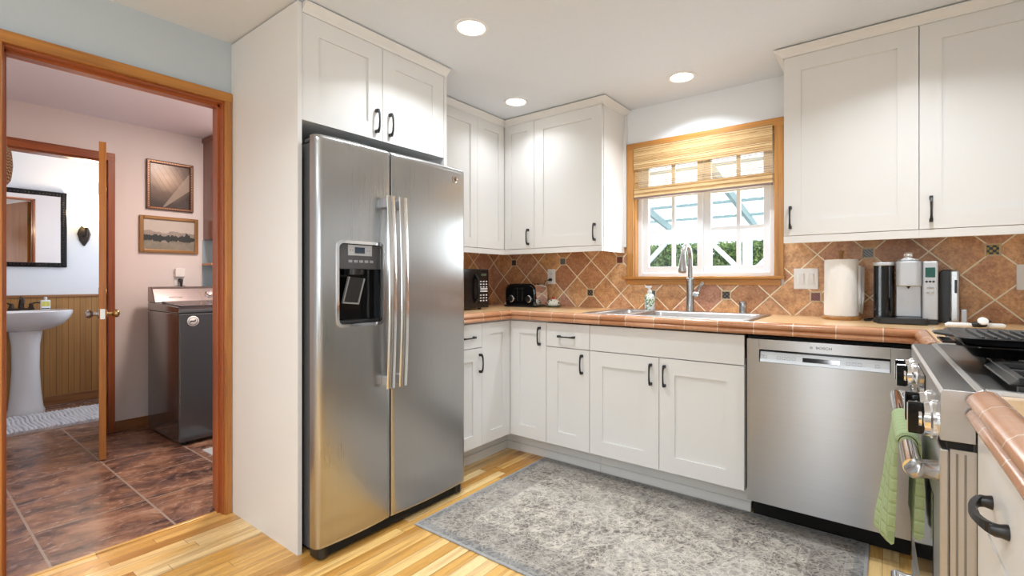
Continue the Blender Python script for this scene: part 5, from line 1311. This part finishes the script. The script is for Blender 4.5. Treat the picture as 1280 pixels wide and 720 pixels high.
for (a, c_, d, e) in ((-hw, -hw+fw, -hh, hh), (hw-fw, hw, -hh, hh), (-hw+fw, hw-fw, -hh, -hh+fw), (-hw+fw, hw-fw, hh-fw, hh)): b.box(0.001, 0.028, a, c_, d, e)
b.build('frame', 'black_gloss', mr, bevel=0.006)
b = MB()
def bead(y, z): b.lathe([(0.0015, 0.034), (0.005, 0.031), (0.006, 0.027)], (0, y, z), axis='x', seg=6)
for k in range(30):
    z = -hh+fw*0.6+(2*hh-fw*1.2)*k/29
    for s in (-1, 1): bead(s*(hw-fw*0.6), z)
for k in range(22):
    y = -hw+fw*0.6+(2*hw-fw*1.2)*k/21
    for s in (-1, 1): bead(y, s*(hh-fw*0.6))
b.build('beading', 'bronze', mr)
MB().box(0.001, 0.012, -hw+fw, hw-fw, -hh+fw, hh-fw).build('mirror_glass', 'mirror', mr)
sc = empty('wall_sconce', (-3.62, -1.935, 1.60), label='bronze wall sconce with glowing glass shade right of the mirror', cat='sconce')
b = MB(); rings = []
for k, (w_, z) in enumerate(((0.006, -0.115), (0.014, -0.10), (0.035, -0.06), (0.050, 0.0), (0.040, 0.04), (0.022, 0.075), (0.006, 0.085))):
    rings.append([(0.001+(0.028 if 0 < q < 4 else 0)*(w_/0.05)**0.5, w_*math.cos(PI*q/4), z) for q in range(5)])
b.loft(rings); b.build('backplate', 'bronze', sc, smooth=50)
MB().tube([(0.02, 0, -0.02), (0.07, 0, -0.03), (0.095, 0, 0.01), (0.095, 0, 0.06)], [0.010, 0.008, 0.009, 0.014], 12).build('arm', 'bronze', sc, smooth=60)
MB().lathe([(0.018, 0.06), (0.040, 0.08), (0.046, 0.11), (0.052, 0.175), (0.049, 0.175), (0.042, 0.11), (0.034, 0.082), (0.004, 0.068)], (0.095, 0, 0), seg=24, caps=False).build('glass_shade', plain('glowing_shade', (1, 0.92, 0.7), 0.4, emis=(1.0, 0.80, 0.45), estr=7), sc, smooth=60)
pd = bpy.data.lights.new('sconce_lamp', 'POINT'); pd.energy = 9; pd.color = (1.0, 0.80, 0.55); pd.shadow_soft_size = 0.04
po = bpy.data.objects.new('sconce_lamp', pd); COL.objects.link(po); po.location = (0.095, 0, 0.20); po.parent = sc
# bath mat: chunky rows
bmx = MB(); bmx.box(-0.315, 0.315, -0.38, 0.38, 0.001, 0.010)
rnd = random.Random(11)
for k in range(30):
    y = -0.37+k*0.0255
    pts = []; rr = []
    for q in range(28):
        s = q/27; pts.append((-0.31+0.62*s, y+0.006*math.sin(s*9)+rnd.uniform(-0.003, 0.003), 0.014+rnd.uniform(-0.002, 0.003))); rr.append(0.0115+rnd.uniform(-0.002, 0.003))
    bmx.tube(pts, rr, 7)
bt = bmx.build('bath_mat', plain('chenille_white', (0.74, 0.73, 0.75), 0.95), smooth=80); bt.location = (-2.885, -2.28, 0.0); tag(bt, 'white chunky ribbed bath mat in front of the pedestal sink', 'bath mat')
# glazed openings behind the camera
d2 = empty('door_2', (1.925, -6.02, 0), kind='structure')
b = MB(); x0, x1 = -0.322, 0.322
b.box(x0, x0+0.06, -0.02, 0.02, 0.0, 2.07); b.box(x1-0.06, x1, -0.02, 0.02, 0.0, 2.07); b.box(x0+0.06, x1-0.06, -0.02, 0.02, 0.0, 0.09); b.box(x0+0.06, x1-0.06, -0.02, 0.02, 2.0, 2.07); f = b.build('door_frame', 'white_vinyl', d2)
MB().box(x0+0.06, x1-0.06, -0.003, 0.003, 0.09, 2.0).build('pane', 'glass', f)
w2 = empty('fill_window', (3.46, -4.5, 1.4), kind='structure')  # unseen window added to go with the side fill lamp
b = MB(); b.box(-0.03, 0.03, -0.65, -0.60, -0.60, 0.60); b.box(-0.03, 0.03, 0.60, 0.65, -0.60, 0.60); b.box(-0.03, 0.03, -0.6, 0.6, -0.60, -0.55); b.box(-0.03, 0.03, -0.6, 0.6, 0.55, 0.60); b.box(-0.02, 0.02, -0.02, 0.02, -0.55, 0.55); f = b.build('window_frame', 'white_vinyl', w2)
MB().box(-0.003, 0.003, -0.6, 0.6, -0.55, 0.55).build('pane', 'glass', w2)
